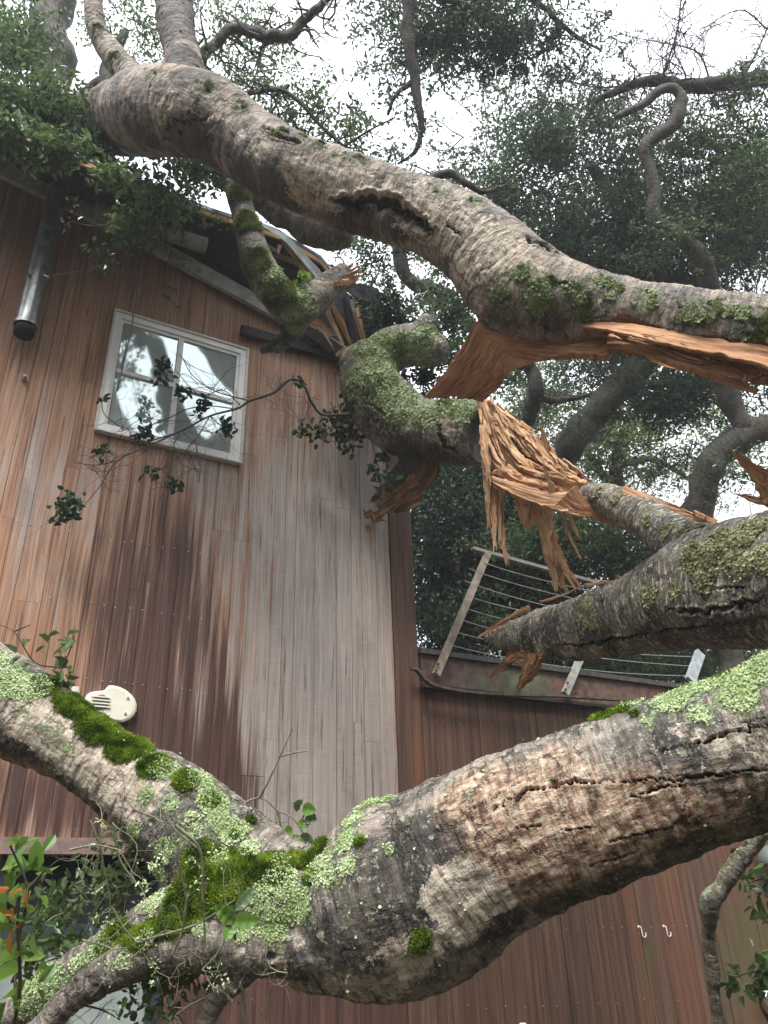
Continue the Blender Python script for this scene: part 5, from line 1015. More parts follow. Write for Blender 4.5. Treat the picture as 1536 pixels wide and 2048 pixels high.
# ---- D, E, F: the forked limb across the front
D_root = empty('forked_limb', tuple(P(760, 2010, 2.6)))
tag(D_root, 'massive forked limb closest to the viewer with green moss saddle and peeling bark', 'fallen limb')
barkD, LD = log('bark', B_LOW, [
    [(1850, 1350, 2.3, 190), (1700, 1420, 2.35, 172), (1536, 1490, 2.45, 152), (1400, 1530, 2.5, 150), (1300, 1568, 2.55, 150), (1200, 1605, 2.6, 152), (1080, 1648, 2.65, 158), (960, 1705, 2.7, 166), (860, 1765, 2.72, 182), (780, 1800, 2.72, 188), (700, 1830, 2.72, 165), (630, 1855, 2.72, 130), (560, 1880, 2.7, 90)],
    [(-120, 1330, 3.3, 92), (0, 1400, 3.25, 96), (80, 1446, 3.2, 86), (150, 1490, 3.15, 76), (240, 1552, 3.1, 76), (330, 1610, 3.02, 96), (420, 1690, 2.92, 108), (520, 1770, 2.82, 112), (620, 1830, 2.75, 120), (700, 1850, 2.72, 130)],
    [(760, 1720, 2.68, 110), (742, 1660, 2.68, 62), (735, 1640, 2.7, 40)],
    [(620, 1800, 2.72, 95), (520, 1800, 2.7, 92), (420, 1815, 2.68, 82), (320, 1855, 2.66, 62), (220, 1905, 2.64, 46), (120, 1960, 2.62, 38), (20, 2030, 2.6, 30), (-60, 2080, 2.6, 26)],
    [(640, 1890, 2.62, 75), (560, 1896, 2.58, 56), (470, 1898, 2.54, 48), (380, 1890, 2.52, 48), (300, 1905, 2.5, 46), (220, 1945, 2.48, 40), (150, 1990, 2.46, 32), (100, 2040, 2.44, 28), (60, 2110, 2.42, 25)],
    [(520, 1905, 2.56, 34), (470, 1950, 2.52, 34), (430, 2000, 2.5, 24), (400, 2080, 2.48, 20)],
    [(700, 1930, 2.62, 70), (720, 1970, 2.6, 45)]], voxel=.0125, sub=1, parent=D_root, lump=.075, lf=3.2, ringd=.006, crack=.016, ringf=1.0, smooth_it=9,
    patches=[('pale', [(930, 1765, 42), (900, 1800, 45), (965, 1790, 48), (1000, 1800, 30), (930, 1850, 48), (890, 1760, 26)], 1.25), ('pale', [(820, 1930, 60), (770, 1970, 60), (700, 1985, 60), (600, 1980, 50), (850, 1900, 40)], .85),
             ('pale', [(225, 1540, 60), (270, 1580, 56), (180, 1515, 50), (110, 1475, 46), (50, 1435, 40), (150, 1500, 50)], 1.35), ('pale', [(1440, 1490, 26), (1500, 1480, 34), (1530, 1500, 30), (1400, 1470, 20), (1360, 1460, 20)], .62), ('wet_shade', [(60, 1510, 26), (130, 1565, 26), (200, 1620, 24), (250, 1660, 22), (20, 1490, 26), (290, 1700, 26)], 1.0), ('wet_shade', [(1480, 1540, 60), (1400, 1550, 50), (1530, 1590, 60), (1330, 1470, 40), (1250, 1480, 40)], .62), ('lichen', [(100, 1460, 30), (40, 1420, 34), (130, 1500, 24), (0, 1440, 40)], .42), ('wet_shade', [(450, 1680, 40), (360, 1640, 30)], .4), ('lichen', [(380, 1660, 50), (450, 1720, 40), (340, 1600, 30)], .5), ('lichen', [(650, 1760, 40), (690, 1730, 30), (620, 1840, 30), (560, 1880, 24), (700, 1800, 30)], .5), ('pale', [(560, 1930, 16), (600, 1880, 16), (640, 1870, 12), (480, 1900, 16), (330, 1890, 16), (250, 1930, 14)], .7), ('pale', [(380, 1650, 30), (430, 1690, 24)], .35),
             ('brown', [(960, 1610, 90), (1060, 1640, 110), (1160, 1650, 110), (1270, 1650, 100), (1380, 1640, 90), (1480, 1620, 80), (1080, 1730, 80), (1000, 1690, 80)], 1.2), ('brown', [(1100, 1540, 80), (1000, 1570, 60)], .75),
             ('wet_shade', [(770, 1800, 110), (720, 1860, 80), (820, 1720, 70), (880, 1700, 60), (860, 1660, 40), (1000, 1850, 50), (1120, 1810, 50), (1250, 1760, 60), (1370, 1710, 60), (1500, 1660, 60), (1420, 1690, 60)], 1.15), ('wet_shade', [(860, 1960, 30), (1040, 1470, 30), (1150, 1460, 40), (660, 1900, 60)], .6),
             ('lichen', [(1420, 1360, 65), (1500, 1340, 60), (1350, 1400, 45), (1480, 1390, 40), (1270, 1410, 26)], .92), ('moss', [(1360, 1350, 20), (1430, 1320, 24), (1500, 1310, 24)], .5), ('lichen', [(735, 1605, 30), (705, 1640, 24), (690, 1680, 26), (640, 1730, 30), (770, 1600, 20)], 1.0), ('lichen', [(430, 1600, 34), (400, 1560, 30), (470, 1660, 30), (330, 1540, 28), (290, 1590, 20), (440, 1640, 24), (500, 1700, 24)], .95),
             ('lichen', [(560, 1720, 20), (560, 1760, 34), (520, 1800, 34), (600, 1810, 40), (540, 1850, 34), (480, 1860, 30)], .85), ('lichen', [(330, 1700, 30), (320, 1750, 30), (310, 1800, 30), (270, 1660, 20)], .75), ('lichen', [(100, 1960, 40), (60, 2000, 40), (200, 1900, 30), (160, 1935, 30)], .9), ('lichen', [(20, 1360, 40), (60, 1370, 40), (0, 1330, 40)], .9), ('lichen', [(1300, 1440, 30), (1400, 1430, 40), (780, 1700, 18)], .5), ('lichen', [(290, 1880, 24), (250, 1920, 24), (400, 1860, 20)], .6),
             ('moss', [(90, 1366, 26), (150, 1408, 36), (200, 1448, 44), (260, 1490, 42), (310, 1530, 30), (370, 1560, 24), (420, 1600, 16)], 1.2), ('moss', [(400, 1740, 50), (470, 1735, 45), (540, 1730, 36), (600, 1715, 24), (380, 1790, 55), (450, 1780, 40), (350, 1840, 40), (290, 1860, 40), (230, 1880, 34), (640, 1690, 18)], 1.25), ('moss', [(1210, 1400, 26), (1240, 1400, 20), (1185, 1418, 12)], 1.3), ('moss', [(840, 1875, 22), (825, 1895, 10)], .72), ('moss', [(720, 1685, 12), (620, 1755, 16), (470, 1670, 10), (500, 1640, 10)], .9), ('moss', [(1270, 1430, 10)], .8)],
    cavity=[(1105, 1568, 11, .03), (540, 1915, 12, .02)],
    cracks=[([(985, 1622), (1020, 1600), (1060, 1583), (1105, 1572), (1160, 1564), (1225, 1562)], 3.5, 0.020), ([(1262, 1598), (1310, 1582), (1360, 1566)], 3.5, 0.014), ([(1220, 1684), (1290, 1666), (1360, 1650), (1440, 1630)], 2.4, 0.010), ([(1330, 1500), (1400, 1486), (1450, 1468), (1536, 1452)], 3.8, 0.018), ([(1050, 1500), (1110, 1480), (1160, 1478)], 2.4, 0.010), ([(1240, 1560), (1380, 1556), (1460, 1545), (1536, 1540)], 3.0, 0.014), ([(1060, 1520), (1130, 1500)], 2.0, 0.008), ([(1180, 1730), (1280, 1700)], 2.7, 0.010), ([(1030, 1660), (1080, 1650)], 2.2, 0.010), ([(1120, 1660), (1180, 1655)], 2.2, 0.010), ([(940, 1620), (975, 1600), (1040, 1560)], 2.2, 0.008), ([(1480, 1450), (1536, 1430)], 2.7, 0.012)])
tufts(LD, 'moss', 110000, MOSS, D_root, size=(.004, .012), wid=.0016, thr=.46, seed=51)
flakes(LD, 'lichen', 30000, LICH, D_root, thr=.50, size=(.001, .0042), seed=52)
LICH_SP = flakes(LD, 'wet_shade', 800, LICH, D_root, thr=-.5, size=(.002, .006), seed=53)

# ---- J: lichened stick hanging at the lower right corner
J_, LJ = limb('hanging_stick', [[(1600, 1600, 2.9, 12), (1520, 1668, 2.9, 13), (1490, 1710, 2.9, 15), (1450, 1765, 2.9, 17), (1420, 1800, 2.9, 17), (1418, 1860, 2.9, 13), (1426, 1930, 2.88, 13), (1430, 1990, 2.86, 12), (1436, 2070, 2.84, 12)], [(1486, 1715, 2.9, 12), (1512, 1690, 2.88, 12), (1526, 1660, 2.86, 10)]], B_LOW, None, step=.008, sides=16, bump_=.22, seed=4, lichen=.38, pale=.42)
tag(J_, 'crooked lichened stick hanging down in front of the dark lower wall', 'stick')

# ================================================================ FOLIAGE OF THE FALLEN TREES
def P3(q): return P(q[0], q[1], q[2])
def twigline(mb, pts, r0, r1, sides=5):
    s_ = spline(np.array([P3(q) for q in pts]), .03); mb.tube(s_, np.linspace(r0, r1, len(s_)), sides, False); return s_
def leafy(parent, mat, crowns, twigmat=TWIG, seed=0, ntw=0, name='foliage', tname='twigs', size=.05, limbs=(), rad=.010, tl=.5):
    r = np.random.default_rng(seed); lf = MB('rnd'); tw = MB()
    for cidx, cc in enumerate(crowns):
        cx, cy, d, rx, ry, rz, n = cc[:7]
        p = crown(lf, cx, cy, d, rx, ry, rz, n, cc[7] if len(cc) > 7 else size, r, hs=seed + cidx)
        m = max(2, int(n / 90)) if ntw == 0 else ntw
        if d > 7.5:
            for _ in range(int(min(46, n / 110) + 4)):
                an = r.uniform(0, 2 * math.pi); k_ = r.uniform(.65, .95); c0 = P(cx + rx * k_ * math.cos(an), cy + ry * k_ * math.sin(an), d) + FW * r.normal(0, .3 * rz)
                e_ = P(cx + rx * (k_ + r.uniform(.15, .6)) * math.cos(an + .2), cy + ry * (k_ + r.uniform(.15, .6)) * math.sin(an + .2) + 8, d); spray(tw, lf, c0, e_, r, .011, 4, size_ := (cc[7] if len(cc) > 7 else size), 7, .5, 3, .9, 1)
        for _ in range(m):
            a = p[r.integers(len(p))]; c = P(cx, cy, d); a2 = c + (a - c) * r.uniform(.0, .6); g_ = wander(a2, a + r.normal(0, .05, 3), r, 7, .2); tw.tube(g_, np.linspace(rad, rad * .3, 7), 4, False)
    for ls in limbs:
        s_ = spline(np.array([P3(q) for q in ls[0]]), .06); tw.tube(s_, np.linspace(ls[1], ls[1] * .5, len(s_)), 6, False)
        for _ in range(int(len(s_) * (1.1 if ls[2] > 0 else 1.7))):
            k = r.integers(1, len(s_)); d_ = r.normal(0, 1, 3); d_[2] -= .2; d_ /= np.linalg.norm(d_)
            spray(tw, lf if ls[2] > 0 else None, s_[k], s_[k] + d_ * tl * r.uniform(.4, 1.2), r, ls[1] * (.35 if ls[2] > 0 else .5), 3, size, max(1, ls[2]), .4, 3, .8, 1)
    if lf.n: tag(lf.build(name, mat, parent), kind='stuff')
    if tw.n: tag(tw.build(tname, twigmat, parent, True), kind='stuff')
leafy(A_root, LEAF_D, [(780, 640, 7.8, 40, 40, .2, 240, .06), (740, 520, 8.2, 60, 50, .3, 260, .05), (620, 430, 7.6, 80, 30, .3, 300, .05), (770, 600, 7.6, 40, 30, .2, 200, .055), (850, 750, 8.0, 40, 34, .2, 420, .055), (900, 640, 8.0, 60, 60, .3, 420, .055), (140, 290, 6.3, 90, 40, .3, 500, .06), (700, 760, 7.5, 20, 60, .1, 120, .06), (310, 300, 7.0, 80, 30, .3, 300, .055)], seed=65, name='shaded_foliage')
leafy(A_root, LEAF_M, [(70, 215, 6.5, 120, 85, .5, 2300, .06), (170, 300, 6.5, 70, 45, .3, 800, .06), (40, 120, 7.2, 90, 100, .5, 1500, .06), (330, 400, 6.1, 90, 75, .3, 420, .065), (250, 455, 6.1, 75, 45, .25, 200, .065), (400, 340, 6.5, 70, 45, .3, 600, .05), (205, 520, 6.2, 45, 30, .15, 40, .06), (100, 300, 5.6, 110, 40, .25, 700, .06), (20, 270, 5.6, 70, 40, .25, 500, .06), (230, 350, 5.6, 60, 34, .2, 220, .06), (270, 360, 6.3, 70, 40, .3, 300, .06)], seed=61, name='roof_foliage', limbs=[([(455, 340, 6.5), (400, 350, 6.4), (340, 400, 6.2), (290, 470, 6.15)], .014, 5), ([(150, 300, 6.6), (100, 290, 6.5), (20, 270, 6.4)], .012, 6), ([(290, 480, 6.15), (260, 505, 6.15), (225, 520, 6.15), (180, 540, 6.2)], .008, 2)])
leafy(A_root, LEAF_M, [(480, 150, 8.4, 110, 100, .8, 900, .05), (570, 110, 8.5, 60, 50, .6, 200, .05), (290, 60, 8.2, 90, 70, .7, 420, .05), (640, 205, 7.6, 80, 60, .5, 420, .05), (700, 270, 7.4, 70, 45, .4, 320, .05), (560, 230, 7.6, 70, 35, .5, 380, .05)], seed=62, name='sky_foliage', limbs=[([(372, 150, 7.2), (400, 118, 7.2), (430, 85, 7.25), (470, 58, 7.3), (520, 68, 7.3), (578, 74, 7.3), (608, 40, 7.3), (650, 0, 7.3), (690, -40, 7.3)], .045, 1), ([(440, 200, 7.0), (500, 186, 7.1), (560, 180, 7.2), (600, 205, 7.2), (640, 250, 7.2), (685, 290, 7.2)], .03, 4), ([(690, 292, 7.2), (740, 260, 7.2), (790, 235, 7.2)], .014, 4)], tl=.45)
limb('branch', [(372, 150, 7.2, 14), (400, 118, 7.2, 12), (430, 85, 7.25, 10), (470, 58, 7.3, 11), (520, 68, 7.3, 12), (578, 74, 7.3, 12), (608, 40, 7.3, 10), (650, 0, 7.3, 8), (690, -40, 7.3, 8)], B_DARK, A_root, moss=.35, lichen=.3)
limb('branch', [(850, 372, 6.3, 12), (872, 355, 6.3, 9), (905, 348, 6.3, 8), (935, 368, 6.3, 7), (968, 384, 6.35, 5), (1008, 372, 6.4, 3)], B_DARK, A_root, moss=.3)
leafy(A_root, LEAF_M, [(930, 350, 7, 70, 30, .3, 120, .045)], seed=63, name='top_foliage', limbs=[([(905, 348, 6.3), (925, 330, 6.35), (945, 300, 6.4)], .008, 3), ([(872, 355, 6.3), (850, 340, 6.3), (820, 330, 6.3)], .008, 3), ([(968, 384, 6.35), (1008, 372, 6.4), (1040, 340, 6.4)], .008, 3)], tl=.3)

# sprig across the window
def wdep(x, y, o=.32): return float((W(x, y, o) - EYE) @ FW)
sw = empty('leafy_twig', tuple(P(695, 827, 6.75))); tag(sw, 'long bare twig with sparse dark leaf clusters drooping across the upper window', 'twig')
tw = MB(); lf = MB('rnd'); r = np.random.default_rng(71); dW = 6.45
main = [(700, 828, 6.95), (645, 829, 6.8), (622, 802, 6.7), (606, 768, 6.65), (580, 759, 6.6), (548, 785, 6.55), (500, 802, dW), (475, 817, dW), (420, 832, 6.4), (362, 862, 6.3), (300, 882, 6.2)]
main = [(x, y, min(z_, wdep(x, y))) for x, y, z_ in main]; twigline(tw, main, .016, .006)
for pts, r0 in [([(500, 802, dW), (430, 782, dW), (385, 750, 6.4), (362, 710, 6.4)], .006), ([(362, 862, 6.3), (290, 895, 6.2), (235, 922, 6.1), (200, 972, 6.05), (165, 1015, 6.0)], .006), ([(470, 818, dW), (420, 812, 6.4), (375, 818, 6.4), (340, 835, 6.35), (300, 850, 6.3), (250, 860, 6.2)], .005), ([(480, 810, dW), (445, 780, 6.4), (400, 790, 6.4), (350, 740, 6.4)], .005), ([(548, 785, 6.55), (560, 770, 6.5), (575, 762, 6.5)], .008), ([(360, 862, 6.3), (345, 900, 6.25), (340, 950, 6.2), (320, 1000, 6.2)], .004), ([(420, 832, 6.4), (390, 880, 6.3), (345, 925, 6.2), (310, 945, 6.2)], .004), ([(235, 922, 6.1), (190, 930, 6.1), (150, 925, 6.1)], .004), ([(250, 860, 6.2), (210, 830, 6.2), (203, 800, 6.2)], .004), ([(645, 829, 6.8), (640, 850, 6.75), (660, 870, 6.75)], .006), ([(625, 800, 6.7), (612, 830, 6.7), (603, 860, 6.7)], .005), ([(420, 832, 6.4), (440, 850, 6.4), (455, 860, 6.4)], .004), ([(390, 880, 6.3), (400, 930, 6.25), (398, 965, 6.25)], .003)]:
    pts = [(x, y, wdep(x, y)) for x, y, z_ in pts]; s_ = twigline(tw, pts, r0 * 1.25, .003, 4)
    for _ in range(7): spray(tw, None, s_[r.integers(len(s_))], s_[r.integers(len(s_))] + r.normal(0, .13, 3), r, .003, 3, .05, 0, .5, 3, 0, 1)
for (x, y, n, s_) in [(330, 735, 30, 17), (322, 755, 20, 14), (362, 785, 24, 15), (405, 808, 26, 15), (400, 830, 8, 12), (290, 862, 26, 15), (280, 880, 12, 12), (205, 905, 20, 14), (305, 943, 16, 12), (347, 968, 22, 15), (140, 1008, 60, 24), (125, 1025, 30, 18), (450, 852, 26, 14), (205, 800, 6, 8), (462, 862, 12, 12)]:
    c_ = P(x, y, wdep(x, y)); add_leaves(lf, c_ + r.normal(0, s_ * 6.2 / FPX * .45, (int(n * 1.2), 3)), .062, r, up=.1, asp=.62)
lf.build('leaves', LEAF_D, sw); tw.build('stem', TWIG, sw, True)
sw = empty('ivy_sprig', tuple(P(760, 980, 6.7))); tag(sw, 'dark green leafy sprig dangling in front of the wall just beneath the mossy stub', 'sprig')
tw = MB(); lf = MB('rnd')
for pts in [[(735, 850, 6.9), (745, 890, 6.8), (755, 930, 6.75), (760, 970, 6.7)], [(700, 830, 6.95), (680, 850, 6.9), (650, 860, 6.9)]]: twigline(tw, pts, .008, .003, 4)
for (x, y, n, s_, d) in [(765, 915, 24, 12, 6.75), (745, 940, 20, 12, 6.75), (775, 955, 46, 20, 6.7), (760, 985, 12, 10, 6.7), (640, 865, 40, 16, 6.85), (602, 860, 20, 12, 6.8), (690, 850, 90, 28, 7.1), (700, 880, 50, 24, 7.1), (670, 830, 30, 20, 7.1), (710, 820, 60, 24, 7.2), (603, 768, 14, 12, 6.65)]:
    add_leaves(lf, P(x, y, d) + r.normal(0, s_ * d / FPX * .55, (n, 3)), .065, r, up=.1, asp=.7)
lf.build('leaves', LEAF_D, sw); tw.build('stem', TWIG, sw, True)
# leaves around the stub and shattered corner
leafy(B_root, LEAF_M, [(790, 640, 7.9, 60, 45, .3, 300, .055), (900, 700, 7.8, 50, 60, .3, 420, .055), (860, 690, 7.1, 28, 14, .1, 22, .07), (880, 620, 7.9, 60, 60, .3, 400, .05), (920, 820, 7.9, 40, 40, .3, 120, .05)], seed=64, name='leaves', limbs=[([(862, 632, 7.3), (868, 600, 7.4), (850, 570, 7.5)], .012, 4)], tl=.3)
r = np.random.default_rng(75); lf = MB('rnd'); tw = MB()
add_leaves(lf, P(608, 555, 6.2) + r.normal(0, .035, (14, 3)), .07, r, asp=.7); add_leaves(lf, P(600, 568, 6.2) + r.normal(0, .02, (5, 3)), .06, r, asp=.7); twigline(tw, [(608, 555, 6.2), (612, 580, 6.25), (625, 600, 6.25)], .004, .003)
lv = lf.build('bright_leaves', LEAF_B, A_root)
tw.build('leaf_stem', TWIG, A_root)

# ---- sprigs near the viewer
def sprig(label, name, cat, stems, clusters, mat, twm, seed, size, asp=.6, up=.4, r0=.005, group=None):
    r = np.random.default_rng(seed); e = empty(name, tuple(P3(stems[0][0]))); tag(e, label, cat, group); tw = MB(); lf = MB('rnd')
    for s_ in stems: twigline(tw, s_, r0, r0 * .45, 6)
    for (x, y, d, n, sp) in clusters: add_leaves(lf, P(x, y, d) + r.normal(0, sp * d / FPX * .5, (n, 3)), size, r, up=up, asp=asp, curl=.3)
    tw.build('stem', twm, e, True)
    if lf.n: lf.build('leaves', mat, e)
    return e
LEAF_O = leaf_mat('leaf_turning', (.30, .10, .02), (.42, .16, .03), (.30, .28, .05), .4)
sprig('leafy shoot of bright and rusty oval leaves along the edge below the moss covered branch', 'leafy_shoot', 'shoot', [[(20, 2090, 1.8), (40, 1980, 1.8), (38, 1880, 1.8), (55, 1780, 1.8), (20, 1690, 1.8)], [(55, 1780, 1.8), (90, 1740, 1.8)]],
      [(x, y, 1.8 + .1 * ((x * 7 + y) % 3), 3, 26) for (x, y) in [(20, 1690), (60, 1700), (90, 1720), (20, 1745), (60, 1760), (5, 1800), (45, 1830), (80, 1700), (25, 1870), (55, 1880), (5, 1930), (50, 1940), (70, 1960), (20, 1990), (30, 1720), (0, 1860), (40, 2000)]], LEAF_B, TWIG, 81, .06, .62)
sprig('few orange brown withered leaves on a short stem inside the bright leafy shoot', 'withered_sprig', 'sprig', [[(38, 1900, 1.78), (35, 1840, 1.78), (38, 1790, 1.78)]], [(35, 1785, 1.78, 3, 18), (20, 1840, 1.78, 3, 22), (48, 1855, 1.78, 2, 18)], LEAF_O, TWIG, 82, .045, .6)
sprig('three big bright green leaves standing up before the moss saddle', 'bright_leaf_sprig', 'sprig', [[(470, 1878, 2.3), (468, 1850, 2.28), (465, 1820, 2.28)]], [], LEAF_B, TWIG_L, 83, .1)
def big_leaf(name, base, tip, wid, mat, par, droop=.15, seed=0):
    a, b = P3(base), P3(tip); t = b - a; L = np.linalg.norm(t); t /= L; vw = (EYE - a) / np.linalg.norm(EYE - a); s_ = np.cross(t, vw); s_ /= np.linalg.norm(s_); n_ = np.cross(s_, t)
    U = 12; Vn = 7; k = np.linspace(0, 1, U); x = np.linspace(-1, 1, Vn); wv = wid / 2 * np.sin(np.pi * k ** .8) ** .7 * (1 + .06 * np.sin(k * 40 + seed))
    G = a + t * (k * L)[:, None, None] + s_ * (x[None, :] * wv[:, None])[..., None] + n_ * ((np.abs(x)[None] * wv[:, None] * .35) - droop * L * (k ** 2)[:, None] + .004 * np.sin(k * 22)[:, None])[..., None]
    i = np.arange(U - 1)[:, None] * Vn; j = np.arange(Vn - 1)[None]; m = MB('rnd'); m.add(G.reshape(-1, 3), [np.stack([i + j, i + j + 1, i + Vn + j + 1, i + Vn + j], -1).reshape(-1, 4)], rnd=.55 + .25 * np.tile(np.abs(x), U))
    return m.build(name, mat, par, True)
bl = bpy.data.objects['bright_leaf_sprig']
big_leaf('leaf', (468, 1842, 2.28), (432, 1812, 2.26), .048, LEAF_B, bl); big_leaf('leaf', (468, 1842, 2.28), (518, 1842, 2.24), .045, LEAF_B, bl, .1); big_leaf('leaf', (462, 1850, 2.28), (452, 1880, 2.22), .04, LEAF_B, bl, .1); big_leaf('leaf', (470, 1822, 2.3), (512, 1772, 2.4), .035, LEAF_M, bl, .1)
rs_ = sprig('upright twig with round green leaves before the grey boards between the two limbs', 'round_leaf_sprig', 'sprig', [[(458, 1622, 2.95), (520, 1595, 2.95), (555, 1622, 2.95), (585, 1635, 2.95), (610, 1672, 2.95), (625, 1690, 2.95)], [(520, 1595, 2.95), (545, 1545, 2.95), (575, 1480, 2.95), (585, 1458, 2.95)], [(562, 1512, 2.95), (590, 1505, 2.95), (615, 1502, 2.95)], [(555, 1622, 2.95), (562, 1660, 2.95), (556, 1705, 2.95)], [(600, 1650, 2.95), (612, 1620, 2.95)]], [], LEAF_B, TWIG_L, 84, .05)
for k, (x, y, x2, y2) in enumerate([(600, 1612, 588, 1606), (606, 1616, 632, 1622), (612, 1632, 634, 1640), (608, 1640, 606, 1660), (585, 1665, 562, 1686), (590, 1668, 586, 1700), (600, 1672, 628, 1690), (585, 1660, 566, 1670)]): big_leaf('leaf', (x, y, 2.94), (x2, y2, 2.9), .048, LEAF_B if k % 2 else LEAF_M, rs_, .05, k)
sprig('small sprig of pointed green leaves standing on the moss in front of the vent wall', 'wall_sprig', 'sprig', [[(110, 1375, 3.2), (125, 1335, 3.2), (142, 1295, 3.2), (148, 1272, 3.2)], [(125, 1335, 3.2), (70, 1325, 3.2), (30, 1265, 3.2), (0, 1250, 3.2)], [(30, 1262, 3.2), (60, 1250, 3.2)]], [(145, 1275, 3.2, 9, 26), (120, 1340, 3.2, 12, 26), (130, 1365, 3.2, 8, 22), (50, 1305, 3.2, 6, 20), (110, 1300, 3.2, 3, 16)], LEAF_M, TWIG, 85, .055, .45, r0=.004)
tg = empty('twig_tangle', tuple(P(405, 1930, 2.45))); tag(tg, 'tangle of thin lichen covered twigs growing from the lowest branch by the lower window', 'twigs')
tw = MB(); r = np.random.default_rng(86)
for k, pts in enumerate([[(350, 1650), (400, 1700), (405, 1800), (410, 1880), (405, 1930)], [(400, 1700), (345, 1655), (320, 1610)], [(350, 1650), (372, 1618)], [(225, 1645), (240, 1720), (285, 1780)], [(225, 1815), (250, 1860), (275, 1885)], [(240, 1905), (290, 1880), (390, 1850), (470, 1800)], [(165, 1880), (205, 1890), (240, 1905)], [(405, 1850), (440, 1862), (472, 1880)], [(345, 1910), (365, 1860), (372, 1800), (360, 1740)], [(340, 2040), (380, 2010), (420, 1990)], [(165, 2010), (205, 2020), (240, 2040)], [(200, 1650), (205, 1720), (220, 1800), (215, 1860)], [(140, 1700), (190, 1690), (240, 1700)], [(405, 1930), (380, 1900), (300, 1890), (220, 1900)], [(270, 1620), (320, 1640), (345, 1660)], [(180, 1640), (200, 1700), (190, 1750)], [(405, 1940), (440, 1900), (460, 1850)], [(30, 2040), (30, 1960), (40, 1880)], [(480, 1960), (486, 2000), (484, 2060)], [(350, 1950), (340, 2000), (370, 2050)], [(530, 1918), (545, 1940), (575, 1946)]]):
    s_ = twigline(tw, [(x, y, 2.42 + .03 * (k % 4)) for x, y in pts], .0058 if k in (0, 5, 18) else .0038, .002, 6)
    for _ in range(4):
        a = s_[r.integers(len(s_))]; spray(tw, None, a, a + r.normal(0, .075, 3), r, .0018, 3, .05, 0, .5, 3, 0, 1)
tw.build('stems', TWIG_L, tg, True)
lf = MB('rnd')
for k in range(420):
    pass
pts = np.vstack([P(r.uniform(180, 460), r.uniform(1650, 2030), 2.44 + r.uniform(-.05, .1))[None] for _ in range(26)]); pts = np.repeat(pts, 14, 0) + r.normal(0, .012, (364, 3)); add_leaves(lf, pts, .012, r, asp=.5)
tag(lf.build('lichen_tufts', LICH, tg), kind='stuff')
leafy(tg, LEAF_M, [(200, 1770, 2.95, 90, 60, .15, 170, .045), (120, 1800, 3.0, 80, 60, .15, 120, .045), (60, 1900, 2.7, 70, 90, .15, 120, .045), (250, 1690, 2.9, 50, 50, .1, 40, .04), (280, 1980, 2.5, 160, 60, .15, 110, .04), (140, 1880, 2.8, 90, 50, .2, 120, .04), (390, 1960, 2.75, 60, 60, .15, 60, .04)], seed=87, name='leaves', twigmat=TWIG_L, rad=.003)
for k, (st, cl, lb) in enumerate([([[(1600, 1760, 3.0), (1540, 1755, 3.0), (1500, 1765, 3.0)], [(1540, 1755, 3.0), (1515, 1800, 3.0), (1525, 1840, 3.0)]], [(1505, 1765, 3.0, 8, 20), (1530, 1750, 3.0, 12, 26), (1520, 1800, 3.0, 10, 24), (1528, 1840, 3.0, 8, 18), (1490, 1770, 3.0, 4, 14)], 'green leafy sprig beside the hanging stick, under the flood lamp'), ([[(1600, 1930, 2.9), (1530, 1940, 2.9), (1480, 1950, 2.9), (1460, 1965, 2.9)]], [(1475, 1955, 2.9, 16, 26), (1500, 1975, 2.9, 14, 24), (1525, 1930, 2.9, 14, 24), (1455, 1965, 2.9, 5, 16), (1530, 1975, 2.9, 10, 20), (1510, 1920, 2.9, 8, 20)], 'green leafy sprig with longer leaves just above the chrome wall lamp')]):
    sprig(lb, 'leafy_sprig', 'sprig', st, cl, LEAF_M, TWIG, 88 + k, .05, .45, group='leafy sprigs beside the hanging stick')

# ================================================================ STANDING TREES BEHIND
def tree(name, label, chains, crowns, mat, leafm, seed, group='trees standing behind the house', **kw):
    base = P3(chains[0][0][:3]); e = empty(name, (base[0], base[1], 0)); tag(e, label, 'tree', group)
    limb('trunk', [list(c) for c in chains], mat, e, step=.07, sides=12, seed=seed, lichen=.3, moss=.2)
    leafy(e, leafm, crowns, seed=seed, name='crown', tname='twigs', **kw); return e
def gnd(x, y, d):      # pixel of the ground point below a point, same distance
    q = P(x, y, d); q[2] = -.3; px, py, z = proj(q[None]); return (float(px[0]), float(py[0]), float(z[0]))
tree('tree', 'tree with a hooked grey limb curling over beside the dark crown', [
    [(*gnd(1440, 1200, 9.8), 30), (1450, 1300, 9.7, 26), (1420, 1150, 9.6, 26), (1402, 1020, 9.5, 28), (1425, 938, 9.5, 28), (1475, 888, 9.5, 28), (1536, 862, 9.5, 27), (1640, 822, 9.5, 26)],
    [(1500, 880, 9.5, 22), (1470, 830, 9.5, 20), (1440, 770, 9.5, 22), (1425, 700, 9.5, 24), (1422, 620, 9.4, 22), (1420, 560, 9.3, 20), (1398, 512, 9.2, 18), (1352, 468, 9.1, 16), (1308, 436, 9.0, 14), (1310, 380, 9.0, 13), (1298, 330, 9.0, 11), (1290, 292, 9.0, 13), (1312, 272, 9.0, 14), (1350, 242, 9.0, 14), (1366, 206, 9.0, 13), (1350, 180, 9.0, 11), (1320, 178, 9.0, 10), (1290, 205, 9.0, 9), (1255, 222, 9.0, 8), (1230, 236, 9.0, 5)]],
    [(1430, 430, 9.6, 100, 130, .9, 2300, .05), (1500, 300, 9.6, 100, 150, .8, 3600, .055), (1440, 380, 9.6, 110, 100, .8, 2600, .055), (1400, 270, 9.6, 60, 60, .5, 500, .05), (1490, 950, 9.2, 70, 60, .6, 420, .05), (1360, 480, 9.0, 90, 60, .4, 700, .05)], B_BACK, LEAF_M, 201)
